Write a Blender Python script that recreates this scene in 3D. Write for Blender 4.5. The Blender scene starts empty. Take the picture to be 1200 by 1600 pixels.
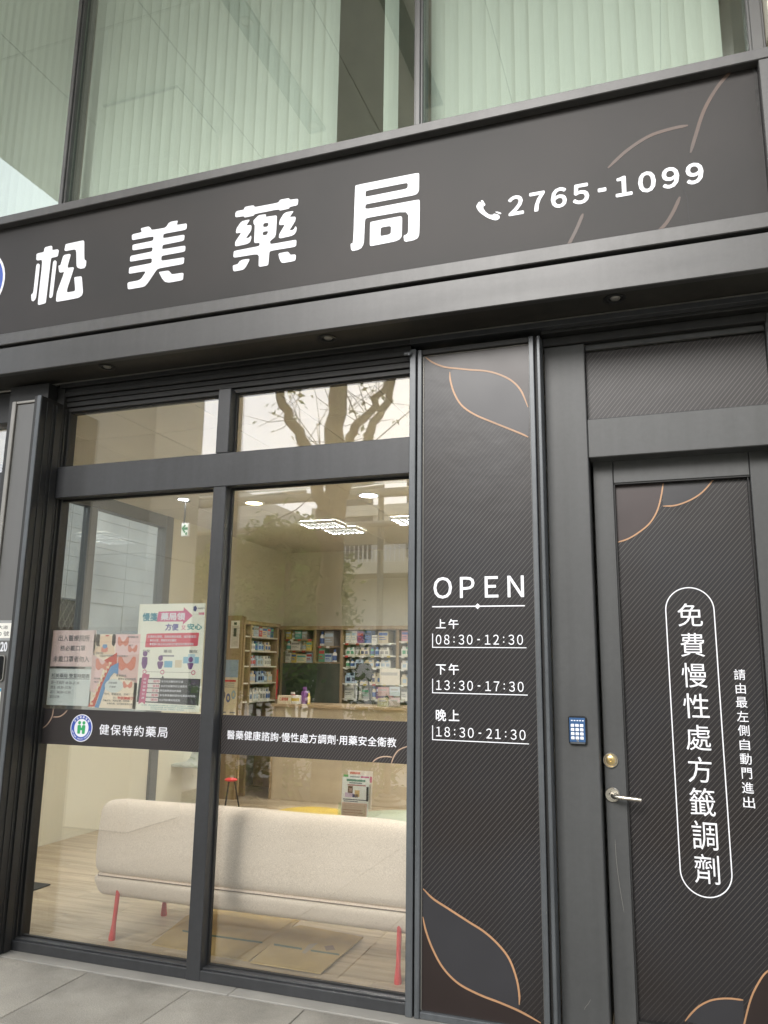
import bpy, bmesh, math, random
from mathutils import Vector, Matrix, noise
rnd = random.Random(7)
R = math.radians
scn = bpy.context.scene
C = scn.collection

# ------------------------------------------------------------------ camera
CX, CY, CZ = 0.0, -3.74, 1.55
YAW, PITCH, ROLL, FPX = R(-19.4423), R(11.1631), R(0.789), 1226.55
fwd = Vector((math.sin(YAW)*math.cos(PITCH), math.cos(YAW)*math.cos(PITCH), math.sin(PITCH)))
r0 = Vector((math.cos(YAW), -math.sin(YAW), 0)); u0 = r0.cross(fwd)
rgt = r0*math.cos(ROLL) + u0*math.sin(ROLL); upv = rgt.cross(fwd)
cam = bpy.data.cameras.new('camera'); camo = bpy.data.objects.new('camera', cam); C.objects.link(camo)
m = Matrix((rgt, upv, -fwd)).transposed().to_4x4(); m.translation = (CX, CY, CZ); camo.matrix_world = m
cam.sensor_fit = 'VERTICAL'; cam.sensor_height = 36.0; cam.lens = FPX/1600*36; cam.clip_start = .05; cam.clip_end = 600
scn.camera = camo

# ------------------------------------------------------------------ sky, sun, exposure
SUN_EL, SUN_AZ = R(33), R(190)      # azimuth measured clockwise from +y (into the shop front)
SKY_STRENGTH, SUN_STRENGTH, EXPOSURE = 0.15, 1.4, 1.25
w = bpy.data.worlds.new('World'); scn.world = w; w.use_nodes = True
nt = w.node_tree; nt.nodes.clear(); N = nt.nodes.new; L = nt.links.new
out = N('ShaderNodeOutputWorld'); bg = N('ShaderNodeBackground'); sky = N('ShaderNodeTexSky')
sky.sky_type = 'NISHITA'; sky.sun_disc = False; sky.sun_elevation = SUN_EL; sky.sun_rotation = SUN_AZ
sky.air_density = 1.0; sky.dust_density = 3.0
tc = N('ShaderNodeTexCoord'); mp = N('ShaderNodeMapping'); mp.inputs['Scale'].default_value = (1, 1, 2.2)
nz = N('ShaderNodeTexNoise'); nz.inputs['Scale'].default_value = 2.3; nz.inputs['Detail'].default_value = 7
cr = N('ShaderNodeValToRGB'); cr.color_ramp.elements[0].position = .3; cr.color_ramp.elements[1].position = .68
cr.color_ramp.elements[0].color = (4.3, 4.6, 5.1, 1); cr.color_ramp.elements[1].color = (6.9, 7.05, 7.3, 1)
mx = N('ShaderNodeMixRGB'); mx.inputs[0].default_value = .82
L(tc.outputs['Generated'], mp.inputs[0]); L(mp.outputs[0], nz.inputs['Vector']); L(nz.outputs['Fac'], cr.inputs[0])
L(sky.outputs[0], mx.inputs[1]); L(cr.outputs[0], mx.inputs[2]); L(mx.outputs[0], bg.inputs[0])
bg.inputs[1].default_value = SKY_STRENGTH; L(bg.outputs[0], out.inputs[0])
sl = bpy.data.lights.new('sun', 'SUN'); so = bpy.data.objects.new('sun', sl); C.objects.link(so)
sl.energy = SUN_STRENGTH; sl.angle = R(22); sl.color = (1, .98, .95)
sd = Vector((math.sin(SUN_AZ)*math.cos(SUN_EL), math.cos(SUN_AZ)*math.cos(SUN_EL), math.sin(SUN_EL)))
so.rotation_euler = sd.to_track_quat('Z', 'Y').to_euler()
vs = scn.view_settings; vs.view_transform = 'Standard'; vs.look = 'None'; vs.exposure = EXPOSURE; vs.gamma = 1.0
vs.use_curve_mapping = False
cy = scn.cycles; cy.max_bounces = 10; cy.diffuse_bounces = 4; cy.glossy_bounces = 5; cy.transparent_max_bounces = 32
cy.transmission_bounces = 6; cy.caustics_reflective = False; cy.caustics_refractive = False; cy.use_denoising = True
cy.sample_clamp_indirect = 6.0

# ------------------------------------------------------------------ helpers: points of the place
def ray(px, py): return fwd*FPX + rgt*(px-600) - upv*(py-800)
O = Vector((CX, CY, CZ))
def at(px, py, Y):
    d = ray(px, py); return O + d*((Y-CY)/d.y)
def atz(px, py, Z):
    d = ray(px, py); return O + d*((Z-CZ)/d.z)
def atx(px, py, X):
    d = ray(px, py); return O + d*((X-CX)/d.x)
def xz(px, py, Y):
    p = at(px, py, Y); return (p.x, p.z)

# ------------------------------------------------------------------ helpers: materials
def nodes(name):
    mt = bpy.data.materials.new(name); mt.use_nodes = True
    n = mt.node_tree; return mt, n, n.nodes['Principled BSDF']
def mat(name, col, rough=.6, metal=0., var=.08, scale=6., bump=0., bscale=80., spec=.5, coat=0., stretch=(1, 1, 1), streak=0.):
    mt, n, p = nodes(name)
    p.inputs['Roughness'].default_value = rough; p.inputs['Metallic'].default_value = metal
    p.inputs['Specular IOR Level'].default_value = spec; p.inputs['Coat Weight'].default_value = coat
    tcn = n.nodes.new('ShaderNodeTexCoord'); mpn = n.nodes.new('ShaderNodeMapping'); mpn.inputs['Scale'].default_value = stretch
    n.links.new(tcn.outputs['Object'], mpn.inputs[0])
    ns = n.nodes.new('ShaderNodeTexNoise'); ns.inputs['Scale'].default_value = scale; ns.inputs['Detail'].default_value = 6
    n.links.new(mpn.outputs[0], ns.inputs['Vector'])
    rp = n.nodes.new('ShaderNodeValToRGB')
    rp.color_ramp.elements[0].position = .3; rp.color_ramp.elements[1].position = .7
    rp.color_ramp.elements[0].color = tuple(max(0, c*(1-var)) for c in col)+(1,)
    rp.color_ramp.elements[1].color = tuple(min(1, c*(1+var)) for c in col)+(1,)
    n.links.new(ns.outputs['Fac'], rp.inputs[0]); n.links.new(rp.outputs[0], p.inputs['Base Color'])
    if streak:                                     # runs of dust and water marks down the metal
        m2 = n.nodes.new('ShaderNodeMapping'); m2.inputs['Scale'].default_value = (16, 16, .45); n.links.new(tcn.outputs['Object'], m2.inputs[0])
        n2 = n.nodes.new('ShaderNodeTexNoise'); n2.inputs['Scale'].default_value = 1.0; n2.inputs['Detail'].default_value = 5; n.links.new(m2.outputs[0], n2.inputs['Vector'])
        n3 = n.nodes.new('ShaderNodeTexNoise'); n3.inputs['Scale'].default_value = 34; n3.inputs['Detail'].default_value = 8; n3.inputs['Roughness'].default_value = .75; n.links.new(tcn.outputs['Object'], n3.inputs['Vector'])
        a2 = n.nodes.new('ShaderNodeMath'); a2.operation = 'ADD'; n.links.new(n2.outputs['Fac'], a2.inputs[0]); n.links.new(n3.outputs['Fac'], a2.inputs[1])
        q2 = n.nodes.new('ShaderNodeMapRange'); q2.inputs['From Min'].default_value = .75; q2.inputs['From Max'].default_value = 1.3; q2.inputs['To Min'].default_value = 1-streak; q2.inputs['To Max'].default_value = 1+streak; n.links.new(a2.outputs[0], q2.inputs[0])
        x2 = n.nodes.new('ShaderNodeMixRGB'); x2.blend_type = 'MULTIPLY'; x2.inputs[0].default_value = 1; n.links.new(rp.outputs[0], x2.inputs[1]); n.links.new(q2.outputs[0], x2.inputs[2]); n.links.new(x2.outputs[0], p.inputs['Base Color'])
    rr = n.nodes.new('ShaderNodeMapRange'); rr.inputs['To Min'].default_value = max(0, rough-.07); rr.inputs['To Max'].default_value = min(1, rough+.07)
    n.links.new(ns.outputs['Fac'], rr.inputs[0]); n.links.new(rr.outputs[0], p.inputs['Roughness'])
    if bump:
        nb = n.nodes.new('ShaderNodeTexNoise'); nb.inputs['Scale'].default_value = bscale; nb.inputs['Detail'].default_value = 4
        n.links.new(mpn.outputs[0], nb.inputs['Vector'])
        bp = n.nodes.new('ShaderNodeBump'); bp.inputs['Strength'].default_value = bump; bp.inputs['Distance'].default_value = .004
        n.links.new(nb.outputs['Fac'], bp.inputs['Height']); n.links.new(bp.outputs[0], p.inputs['Normal'])
    return mt
def flat(name, col, rough=.5):
    mt, n, p = nodes(name); p.inputs['Base Color'].default_value = tuple(col)+(1,); p.inputs['Roughness'].default_value = rough
    return mt
def emit(name, col, st):
    mt, n, p = nodes(name); p.inputs['Base Color'].default_value = (.8, .8, .8, 1)
    p.inputs['Emission Color'].default_value = tuple(col)+(1,); p.inputs['Emission Strength'].default_value = st; return mt
def glass(name, tint=(1, 1, 1), f0=.04, rtint=(1, 1, 1), maxf=1.0):
    mt = bpy.data.materials.new(name); mt.use_nodes = True; n = mt.node_tree; n.nodes.clear(); A = n.nodes.new; K = n.links.new
    o = A('ShaderNodeOutputMaterial'); tr = A('ShaderNodeBsdfTransparent'); tr.inputs[0].default_value = tuple(tint)+(1,)
    gl = A('ShaderNodeBsdfGlossy'); gl.inputs['Roughness'].default_value = 0.0; gl.inputs[0].default_value = tuple(rtint)+(1,)
    ge = A('ShaderNodeNewGeometry'); dt = A('ShaderNodeVectorMath'); dt.operation = 'DOT_PRODUCT'
    K(ge.outputs['Normal'], dt.inputs[0]); K(ge.outputs['Incoming'], dt.inputs[1])
    def mth(op, a, b=None):
        q = A('ShaderNodeMath'); q.operation = op
        for i, v in enumerate((a, b)):
            if v is None: continue
            if isinstance(v, (int, float)): q.inputs[i].default_value = v
            else: K(v, q.inputs[i])
        return q.outputs[0]
    f = mth('ADD', mth('MULTIPLY', mth('POWER', mth('SUBTRACT', 1.0, mth('ABSOLUTE', dt.outputs['Value'])), 5.0), 1-f0), f0)
    mix = A('ShaderNodeMixShader'); K(f, mix.inputs[0]); K(tr.outputs[0], mix.inputs[1]); K(gl.outputs[0], mix.inputs[2]); K(mix.outputs[0], o.inputs[0])
    return mt
def print_mat(name, base, base2, stripe, period, ang, rough=.40, soft=(0., 1.), zc=1.4, zh=1.6, spec=.42):
    # printed film: slow colour drift and fine diagonal pin-stripes that fade out away from the middle of the sheet
    mt, n, p = nodes(name); A = n.nodes.new; K = n.links.new
    tcn = A('ShaderNodeTexCoord'); sx = A('ShaderNodeSeparateXYZ'); K(tcn.outputs['Object'], sx.inputs[0])
    def mth(op, a, b=None, c=None):
        q = A('ShaderNodeMath'); q.operation = op
        for i, v in enumerate((a, b, c)):
            if v is None: continue
            if isinstance(v, (int, float)): q.inputs[i].default_value = v
            else: K(v, q.inputs[i])
        return q.outputs[0]
    d = mth('SUBTRACT', mth('MULTIPLY', sx.outputs[0], math.sin(ang)), mth('MULTIPLY', sx.outputs[2], math.cos(ang)))
    t = mth('FRACT', mth('DIVIDE', d, period))
    tri = mth('ABSOLUTE', mth('SUBTRACT', t, .5))
    st = A('ShaderNodeMapRange'); st.inputs['From Min'].default_value = .39; st.inputs['From Max'].default_value = .44; K(tri, st.inputs[0])
    ns = A('ShaderNodeTexNoise'); ns.inputs['Scale'].default_value = 1.7; ns.inputs['Detail'].default_value = 1; K(tcn.outputs['Object'], ns.inputs['Vector'])
    cm = A('ShaderNodeMixRGB'); cm.inputs[1].default_value = tuple(base)+(1,); cm.inputs[2].default_value = tuple(base2)+(1,)
    rp = A('ShaderNodeMapRange'); rp.inputs['From Min'].default_value = .35; rp.inputs['From Max'].default_value = .65; K(ns.outputs['Fac'], rp.inputs[0]); K(rp.outputs[0], cm.inputs[0])
    fz = mth('ABSOLUTE', mth('DIVIDE', mth('SUBTRACT', sx.outputs[2], zc), zh))
    fd = A('ShaderNodeMapRange'); fd.inputs['From Min'].default_value = 1.0; fd.inputs['From Max'].default_value = .45
    fd.inputs['To Min'].default_value = soft[0]; fd.inputs['To Max'].default_value = soft[1]; K(fz, fd.inputs[0])
    sm = A('ShaderNodeMixRGB'); K(mth('MULTIPLY', st.outputs[0], fd.outputs[0]), sm.inputs[0]); K(cm.outputs[0], sm.inputs[1]); sm.inputs[2].default_value = tuple(stripe)+(1,)
    K(sm.outputs[0], p.inputs['Base Color']); p.inputs['Roughness'].default_value = rough; p.inputs['Specular IOR Level'].default_value = spec
    nb = A('ShaderNodeTexNoise'); nb.inputs['Scale'].default_value = 7; nb.inputs['Detail'].default_value = 3; K(tcn.outputs['Object'], nb.inputs['Vector'])
    bp = A('ShaderNodeBump'); bp.inputs['Strength'].default_value = .12; bp.inputs['Distance'].default_value = .01; K(nb.outputs['Fac'], bp.inputs['Height']); K(bp.outputs[0], p.inputs['Normal'])
    return mt
def granite(name, col):
    mt, n, p = nodes(name); A = n.nodes.new; K = n.links.new
    tcn = A('ShaderNodeTexCoord'); oi = A('ShaderNodeObjectInfo')
    n1 = A('ShaderNodeTexNoise'); n1.inputs['Scale'].default_value = 170; n1.inputs['Detail'].default_value = 3; n1.inputs['Roughness'].default_value = .8
    n2 = A('ShaderNodeTexNoise'); n2.inputs['Scale'].default_value = 3; n2.inputs['Detail'].default_value = 5
    K(tcn.outputs['Object'], n1.inputs['Vector']); K(tcn.outputs['Object'], n2.inputs['Vector'])
    r1 = A('ShaderNodeValToRGB'); e = r1.color_ramp.elements
    e[0].position = .32; e[0].color = tuple(c*.68 for c in col)+(1,); e[1].position = .7; e[1].color = tuple(min(1, c*1.34) for c in col)+(1,)
    K(n1.outputs['Fac'], r1.inputs[0])
    r2 = A('ShaderNodeMapRange'); r2.inputs['From Min'].default_value = .3; r2.inputs['From Max'].default_value = .7; r2.inputs['To Min'].default_value = .78; r2.inputs['To Max'].default_value = 1.1
    K(n2.outputs['Fac'], r2.inputs[0])
    r3 = A('ShaderNodeMapRange'); r3.inputs['To Min'].default_value = .93; r3.inputs['To Max'].default_value = 1.06; K(oi.outputs['Random'], r3.inputs[0])
    mm = A('ShaderNodeMath'); mm.operation = 'MULTIPLY'; K(r2.outputs[0], mm.inputs[0]); K(r3.outputs[0], mm.inputs[1])
    mx = A('ShaderNodeMixRGB'); mx.blend_type = 'MULTIPLY'; mx.inputs[0].default_value = 1; K(r1.outputs[0], mx.inputs[1]); K(mm.outputs[0], mx.inputs[2])
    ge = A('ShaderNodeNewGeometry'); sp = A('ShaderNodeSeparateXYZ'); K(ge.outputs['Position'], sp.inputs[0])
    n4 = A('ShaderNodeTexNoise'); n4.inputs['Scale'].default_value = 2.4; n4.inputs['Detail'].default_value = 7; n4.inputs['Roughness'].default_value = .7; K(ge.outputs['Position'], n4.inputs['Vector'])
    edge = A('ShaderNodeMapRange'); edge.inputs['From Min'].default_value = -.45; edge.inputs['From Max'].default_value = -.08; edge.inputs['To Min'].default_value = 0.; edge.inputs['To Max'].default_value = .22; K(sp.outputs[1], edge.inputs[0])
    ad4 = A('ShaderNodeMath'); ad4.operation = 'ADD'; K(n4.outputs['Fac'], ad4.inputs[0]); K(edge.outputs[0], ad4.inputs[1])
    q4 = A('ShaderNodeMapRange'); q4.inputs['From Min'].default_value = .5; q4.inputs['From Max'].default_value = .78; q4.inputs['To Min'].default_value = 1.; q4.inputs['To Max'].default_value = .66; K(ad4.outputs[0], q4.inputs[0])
    n5 = A('ShaderNodeTexVoronoi'); n5.inputs['Scale'].default_value = 5.5; K(ge.outputs['Position'], n5.inputs['Vector'])
    q5 = A('ShaderNodeMapRange'); q5.inputs['From Min'].default_value = .035; q5.inputs['From Max'].default_value = .055; q5.inputs['To Min'].default_value = .78; q5.inputs['To Max'].default_value = 1.; K(n5.outputs['Distance'], q5.inputs[0])
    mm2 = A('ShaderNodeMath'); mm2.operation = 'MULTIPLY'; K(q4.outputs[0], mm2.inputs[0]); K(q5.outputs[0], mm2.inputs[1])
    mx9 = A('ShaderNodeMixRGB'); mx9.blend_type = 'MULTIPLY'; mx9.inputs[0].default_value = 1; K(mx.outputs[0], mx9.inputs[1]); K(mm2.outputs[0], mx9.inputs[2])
    K(mx9.outputs[0], p.inputs['Base Color']); p.inputs['Roughness'].default_value = .72
    bp = A('ShaderNodeBump'); bp.inputs['Strength'].default_value = .35; bp.inputs['Distance'].default_value = .002; K(n1.outputs['Fac'], bp.inputs['Height']); K(bp.outputs[0], p.inputs['Normal'])
    return mt
def wood(name, c1, c2, axis=0, scale=2.2, rough=.45, rnd_obj=True):
    mt, n, p = nodes(name); A = n.nodes.new; K = n.links.new
    tcn = A('ShaderNodeTexCoord'); mpn = A('ShaderNodeMapping'); oi = A('ShaderNodeObjectInfo')
    s = [9., 9., 9.]; s[axis] = .9; mpn.inputs['Scale'].default_value = s
    add = A('ShaderNodeVectorMath'); add.operation = 'ADD'; mu = A('ShaderNodeVectorMath'); mu.operation = 'SCALE'
    cb = A('ShaderNodeCombineXYZ'); K(oi.outputs['Random'], cb.inputs[0]); K(oi.outputs['Random'], cb.inputs[1]); K(oi.outputs['Random'], cb.inputs[2])
    K(cb.outputs[0], mu.inputs[0]); mu.inputs['Scale'].default_value = 37. if rnd_obj else 0.
    K(tcn.outputs['Object'], mpn.inputs[0]); K(mpn.outputs[0], add.inputs[0]); K(mu.outputs[0], add.inputs[1])
    ns = A('ShaderNodeTexNoise'); ns.inputs['Scale'].default_value = scale; ns.inputs['Detail'].default_value = 7; ns.inputs['Distortion'].default_value = .8; K(add.outputs[0], ns.inputs['Vector'])
    rp = A('ShaderNodeValToRGB'); e = rp.color_ramp.elements; e[0].position = .33; e[0].color = tuple(c1)+(1,); e[1].position = .66; e[1].color = tuple(c2)+(1,)
    K(ns.outputs['Fac'], rp.inputs[0])
    br = A('ShaderNodeMapRange'); br.inputs['To Min'].default_value = .9; br.inputs['To Max'].default_value = 1.08; K(oi.outputs['Random'], br.inputs[0])
    mx = A('ShaderNodeMixRGB'); mx.blend_type = 'MULTIPLY'; mx.inputs[0].default_value = 1; K(rp.outputs[0], mx.inputs[1]); K(br.outputs[0], mx.inputs[2])
    K(mx.outputs[0], p.inputs['Base Color']); p.inputs['Roughness'].default_value = rough
    return mt
def fabric(name, c1, c2):
    mt, n, p = nodes(name); A = n.nodes.new; K = n.links.new
    tcn = A('ShaderNodeTexCoord'); outs = []
    for sc in ((120, 120, 600), (600, 120, 120)):
        mpn = A('ShaderNodeMapping'); mpn.inputs['Scale'].default_value = sc; K(tcn.outputs['Object'], mpn.inputs[0])
        ns = A('ShaderNodeTexNoise'); ns.inputs['Scale'].default_value = 1.; ns.inputs['Detail'].default_value = 2; K(mpn.outputs[0], ns.inputs['Vector']); outs.append(ns.outputs['Fac'])
    ad = A('ShaderNodeMath'); ad.operation = 'ADD'; K(outs[0], ad.inputs[0]); K(outs[1], ad.inputs[1])
    mr = A('ShaderNodeMapRange'); mr.inputs['From Min'].default_value = .7; mr.inputs['From Max'].default_value = 1.3; K(ad.outputs[0], mr.inputs[0])
    mx = A('ShaderNodeMixRGB'); mx.inputs[1].default_value = tuple(c1)+(1,); mx.inputs[2].default_value = tuple(c2)+(1,); K(mr.outputs[0], mx.inputs[0])
    K(mx.outputs[0], p.inputs['Base Color']); p.inputs['Roughness'].default_value = .95; p.inputs['Sheen Weight'].default_value = .25
    bp = A('ShaderNodeBump'); bp.inputs['Strength'].default_value = .4; bp.inputs['Distance'].default_value = .002; K(mr.outputs[0], bp.inputs['Height']); K(bp.outputs[0], p.inputs['Normal'])
    return mt

def g(v):  # sRGB 0-255 -> linear
    v /= 255.; return v/12.92 if v <= .04045 else ((v+.055)/1.055)**2.4
def srgb(r_, g_, b_): return (g(r_), g(g_), g(b_))

M = {}
M['frame'] = mat('grey_powder_coat', (.0345, .036, .0388), .42, var=.10, scale=2.5, bump=.05, bscale=300, streak=.16)
M['door_grey'] = mat('door_grey_paint', (.058, .060, .0605), .48, var=.08, scale=2.0, bump=.05, bscale=260, streak=.13)
M['frame_dark'] = mat('dark_anodised', (.013, .013, .0125), .5, var=.2, scale=4, streak=.3)
M['alu'] = mat('worn_grey_aluminium', (.092, .100, .107), .38, metal=.25, var=.14, scale=5, stretch=(4, 4, .6), streak=.12)
M['trim'] = mat('brushed_trim', (.25, .24, .22), .35, metal=.4, var=.12)
M['sign_frame'] = mat('sign_frame_grey', (.066, .065, .064), .42, metal=.15, var=.07, scale=3, streak=.14)
M['fascia'] = mat('fascia_grey', (.053, .0528, .0525), .4, metal=.2, var=.06, scale=2.5, stretch=(.5, 1, 3), streak=.10)
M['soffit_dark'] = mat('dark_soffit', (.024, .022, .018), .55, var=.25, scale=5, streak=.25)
M['white'] = flat('white_vinyl', (.80, .81, .86), .45)
M['sign_film'] = print_mat('sign_film', (.016, .0145, .0135), (.023, .0195, .018), (.018, .0165, .016), .012, R(50), rough=.52, zc=3.9, zh=.8, spec=.32)
M['print'] = print_mat('dark_print', (.0145, .012, .0115), (.017, .017, .0195), (.088, .080, .079), .0172, R(48.5), rough=.34, soft=(0, .8), zc=1.45, zh=1.75)
M['print_plain'] = mat('dark_print_plain', (.02, .017, .017), .36, var=.1, scale=3)
M['print_blue'] = mat('dark_print_slate', (.027, .027, .031), .36, var=.1, scale=3)
M['print_brown'] = mat('dark_print_brown', (.019, .012, .011), .36, var=.1, scale=3)
M['copper'] = mat('copper_line', (.40, .225, .12), .4, var=.25, scale=2.4)
M['gasket'] = flat('black_gasket', (.012, .012, .012), .6)
M['glass'] = glass('clear_glass', (.985, .99, .98), .145)
M['glass_green'] = glass('green_glass', (.94, .985, .958), .135, (.95, 1., .98))
M['glass_part'] = glass('grey_glass', (.90, .93, .92), .10)
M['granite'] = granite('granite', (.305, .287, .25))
M['sill_stone'] = mat('sill_stone', (.27, .26, .235), .6, var=.10, scale=5, bump=.06, bscale=150)
M['floor'] = wood('vinyl_plank', (.33, .255, .165), (.53, .435, .31), axis=0, rough=.33)
M['cream'] = mat('cream_wall', (.68, .66, .55), .85, var=.03, scale=2, bump=.05, bscale=120)
M['ceil'] = mat('ceiling_board', (.66, .635, .56), .9, var=.03, scale=3)
M['ceil_ext'] = mat('soffit_panel_paint', (.86, .84, .78), .55, var=.03, scale=1)
M['shelfwood'] = wood('shelf_wood', (.25, .175, .09), (.38, .28, .155), axis=2, rough=.5)
M['counterwood'] = wood('counter_wood', (.31, .22, .125), (.44, .33, .20), axis=0, rough=.45)
M['shelfwhite'] = mat('white_shelf_board', (.70, .68, .60), .5, var=.04)
M['shelfback'] = mat('shelf_back', (.16, .15, .115), .8, var=.15)
M['darkgreen'] = mat('dark_green_panel', (.035, .052, .035), .5, var=.2)
M['sofa'] = fabric('oatmeal_weave', (.63, .52, .42), (.94, .82, .69))
M['seam'] = mat('seam_thread', (.20, .155, .12), .95)
M['red'] = mat('coral_red_paint', (.60, .028, .033), .4, var=.08)
M['card'] = mat('cardboard', (.40, .285, .11), .9, var=.10, scale=9, bump=.15, bscale=60)
M['cardgreen'] = flat('card_print_green', (.06, .11, .075), .8)
M['mat'] = mat('door_mat', (.05, .05, .046), .95, var=.35, scale=90, bump=.4, bscale=300)
M['black'] = mat('black_plastic', (.012, .012, .012), .45, var=.2)
M['chrome'] = mat('chrome', (.72, .72, .70), .18, metal=1., var=.04)
M['nickel'] = mat('satin_nickel', (.70, .66, .58), .28, metal=1., var=.06)
M['brass'] = mat('brass', (.72, .55, .26), .3, metal=1., var=.08)
M['blind'] = mat('blind_fabric', (.86, .86, .80), .85, var=.05, scale=1.5, stretch=(6, 6, .3))
M['blindroom'] = mat('upstairs_wall', (.46, .40, .33), .9)
M['creamwall_ext'] = mat('cream_render', (.74, .70, .58), .8, var=.04, scale=1.2)
M['farwall'] = mat('far_render', (.74, .72, .64), .8, var=.06)
M['stone'] = mat('stone_cladding', (.76, .73, .64), .55, var=.06, scale=2.2, bump=.06, bscale=90)
M['joint'] = flat('joint_grey', (.16, .15, .13), .9)
M['concrete'] = mat('concrete', (.50, .495, .455), .85, var=.28, scale=.5, bump=.15, bscale=40)
M['asphalt'] = mat('asphalt', (.055, .055, .055), .9, var=.25, scale=60, bump=.3, bscale=200)
M['paveout'] = mat('pale_paving', (.46, .43, .375), .8, var=.10, scale=3, bump=.1, bscale=90)
M['bark'] = mat('bark', (.16, .125, .09), .9, var=.3, scale=14, bump=.7, bscale=30, stretch=(1, 1, .35))
M['soil'] = mat('soil', (.05, .036, .024), .95, var=.4, scale=25, bump=.5, bscale=60)
def translucent(mt, col, f):
    n = mt.node_tree; o = n.nodes['Material Output']; p = n.nodes['Principled BSDF']
    t = n.nodes.new('ShaderNodeBsdfTranslucent'); t.inputs[0].default_value = tuple(col)+(1,); x = n.nodes.new('ShaderNodeMixShader'); x.inputs[0].default_value = f
    n.links.new(p.outputs[0], x.inputs[1]); n.links.new(t.outputs[0], x.inputs[2]); n.links.new(x.outputs[0], o.inputs[0]); return mt
M['leaf'] = mat('leaf', (.075, .11, .035), .5, var=.5, scale=3)
M['leaf2'] = mat('leaf_pale', (.10, .13, .045), .5, var=.4, scale=3)
translucent(M['leaf'], (.16, .23, .05), .6); translucent(M['leaf2'], (.20, .25, .08), .5)
M['lamp_white'] = emit('lamp_white', (1., .98, .93), 43.0)
M['lamp_warm'] = emit('lamp_warm', (1., .76, .36), 14.0)
M['exit_face'] = emit('exit_face', (.85, 1., .88), .22)
M['exit_green'] = flat('exit_green', (.015, .28, .10), .5)
M['teal'] = mat('teal_strip', (.10, .16, .155), .5, var=.08)
M['roofglass'] = glass('frosted_canopy', (.80, .82, .80), .06)
M['louvre'] = mat('louvre_grey', (.05, .05, .046), .5)
M['paper'] = flat('paper', (.78, .77, .72), .7)

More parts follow.
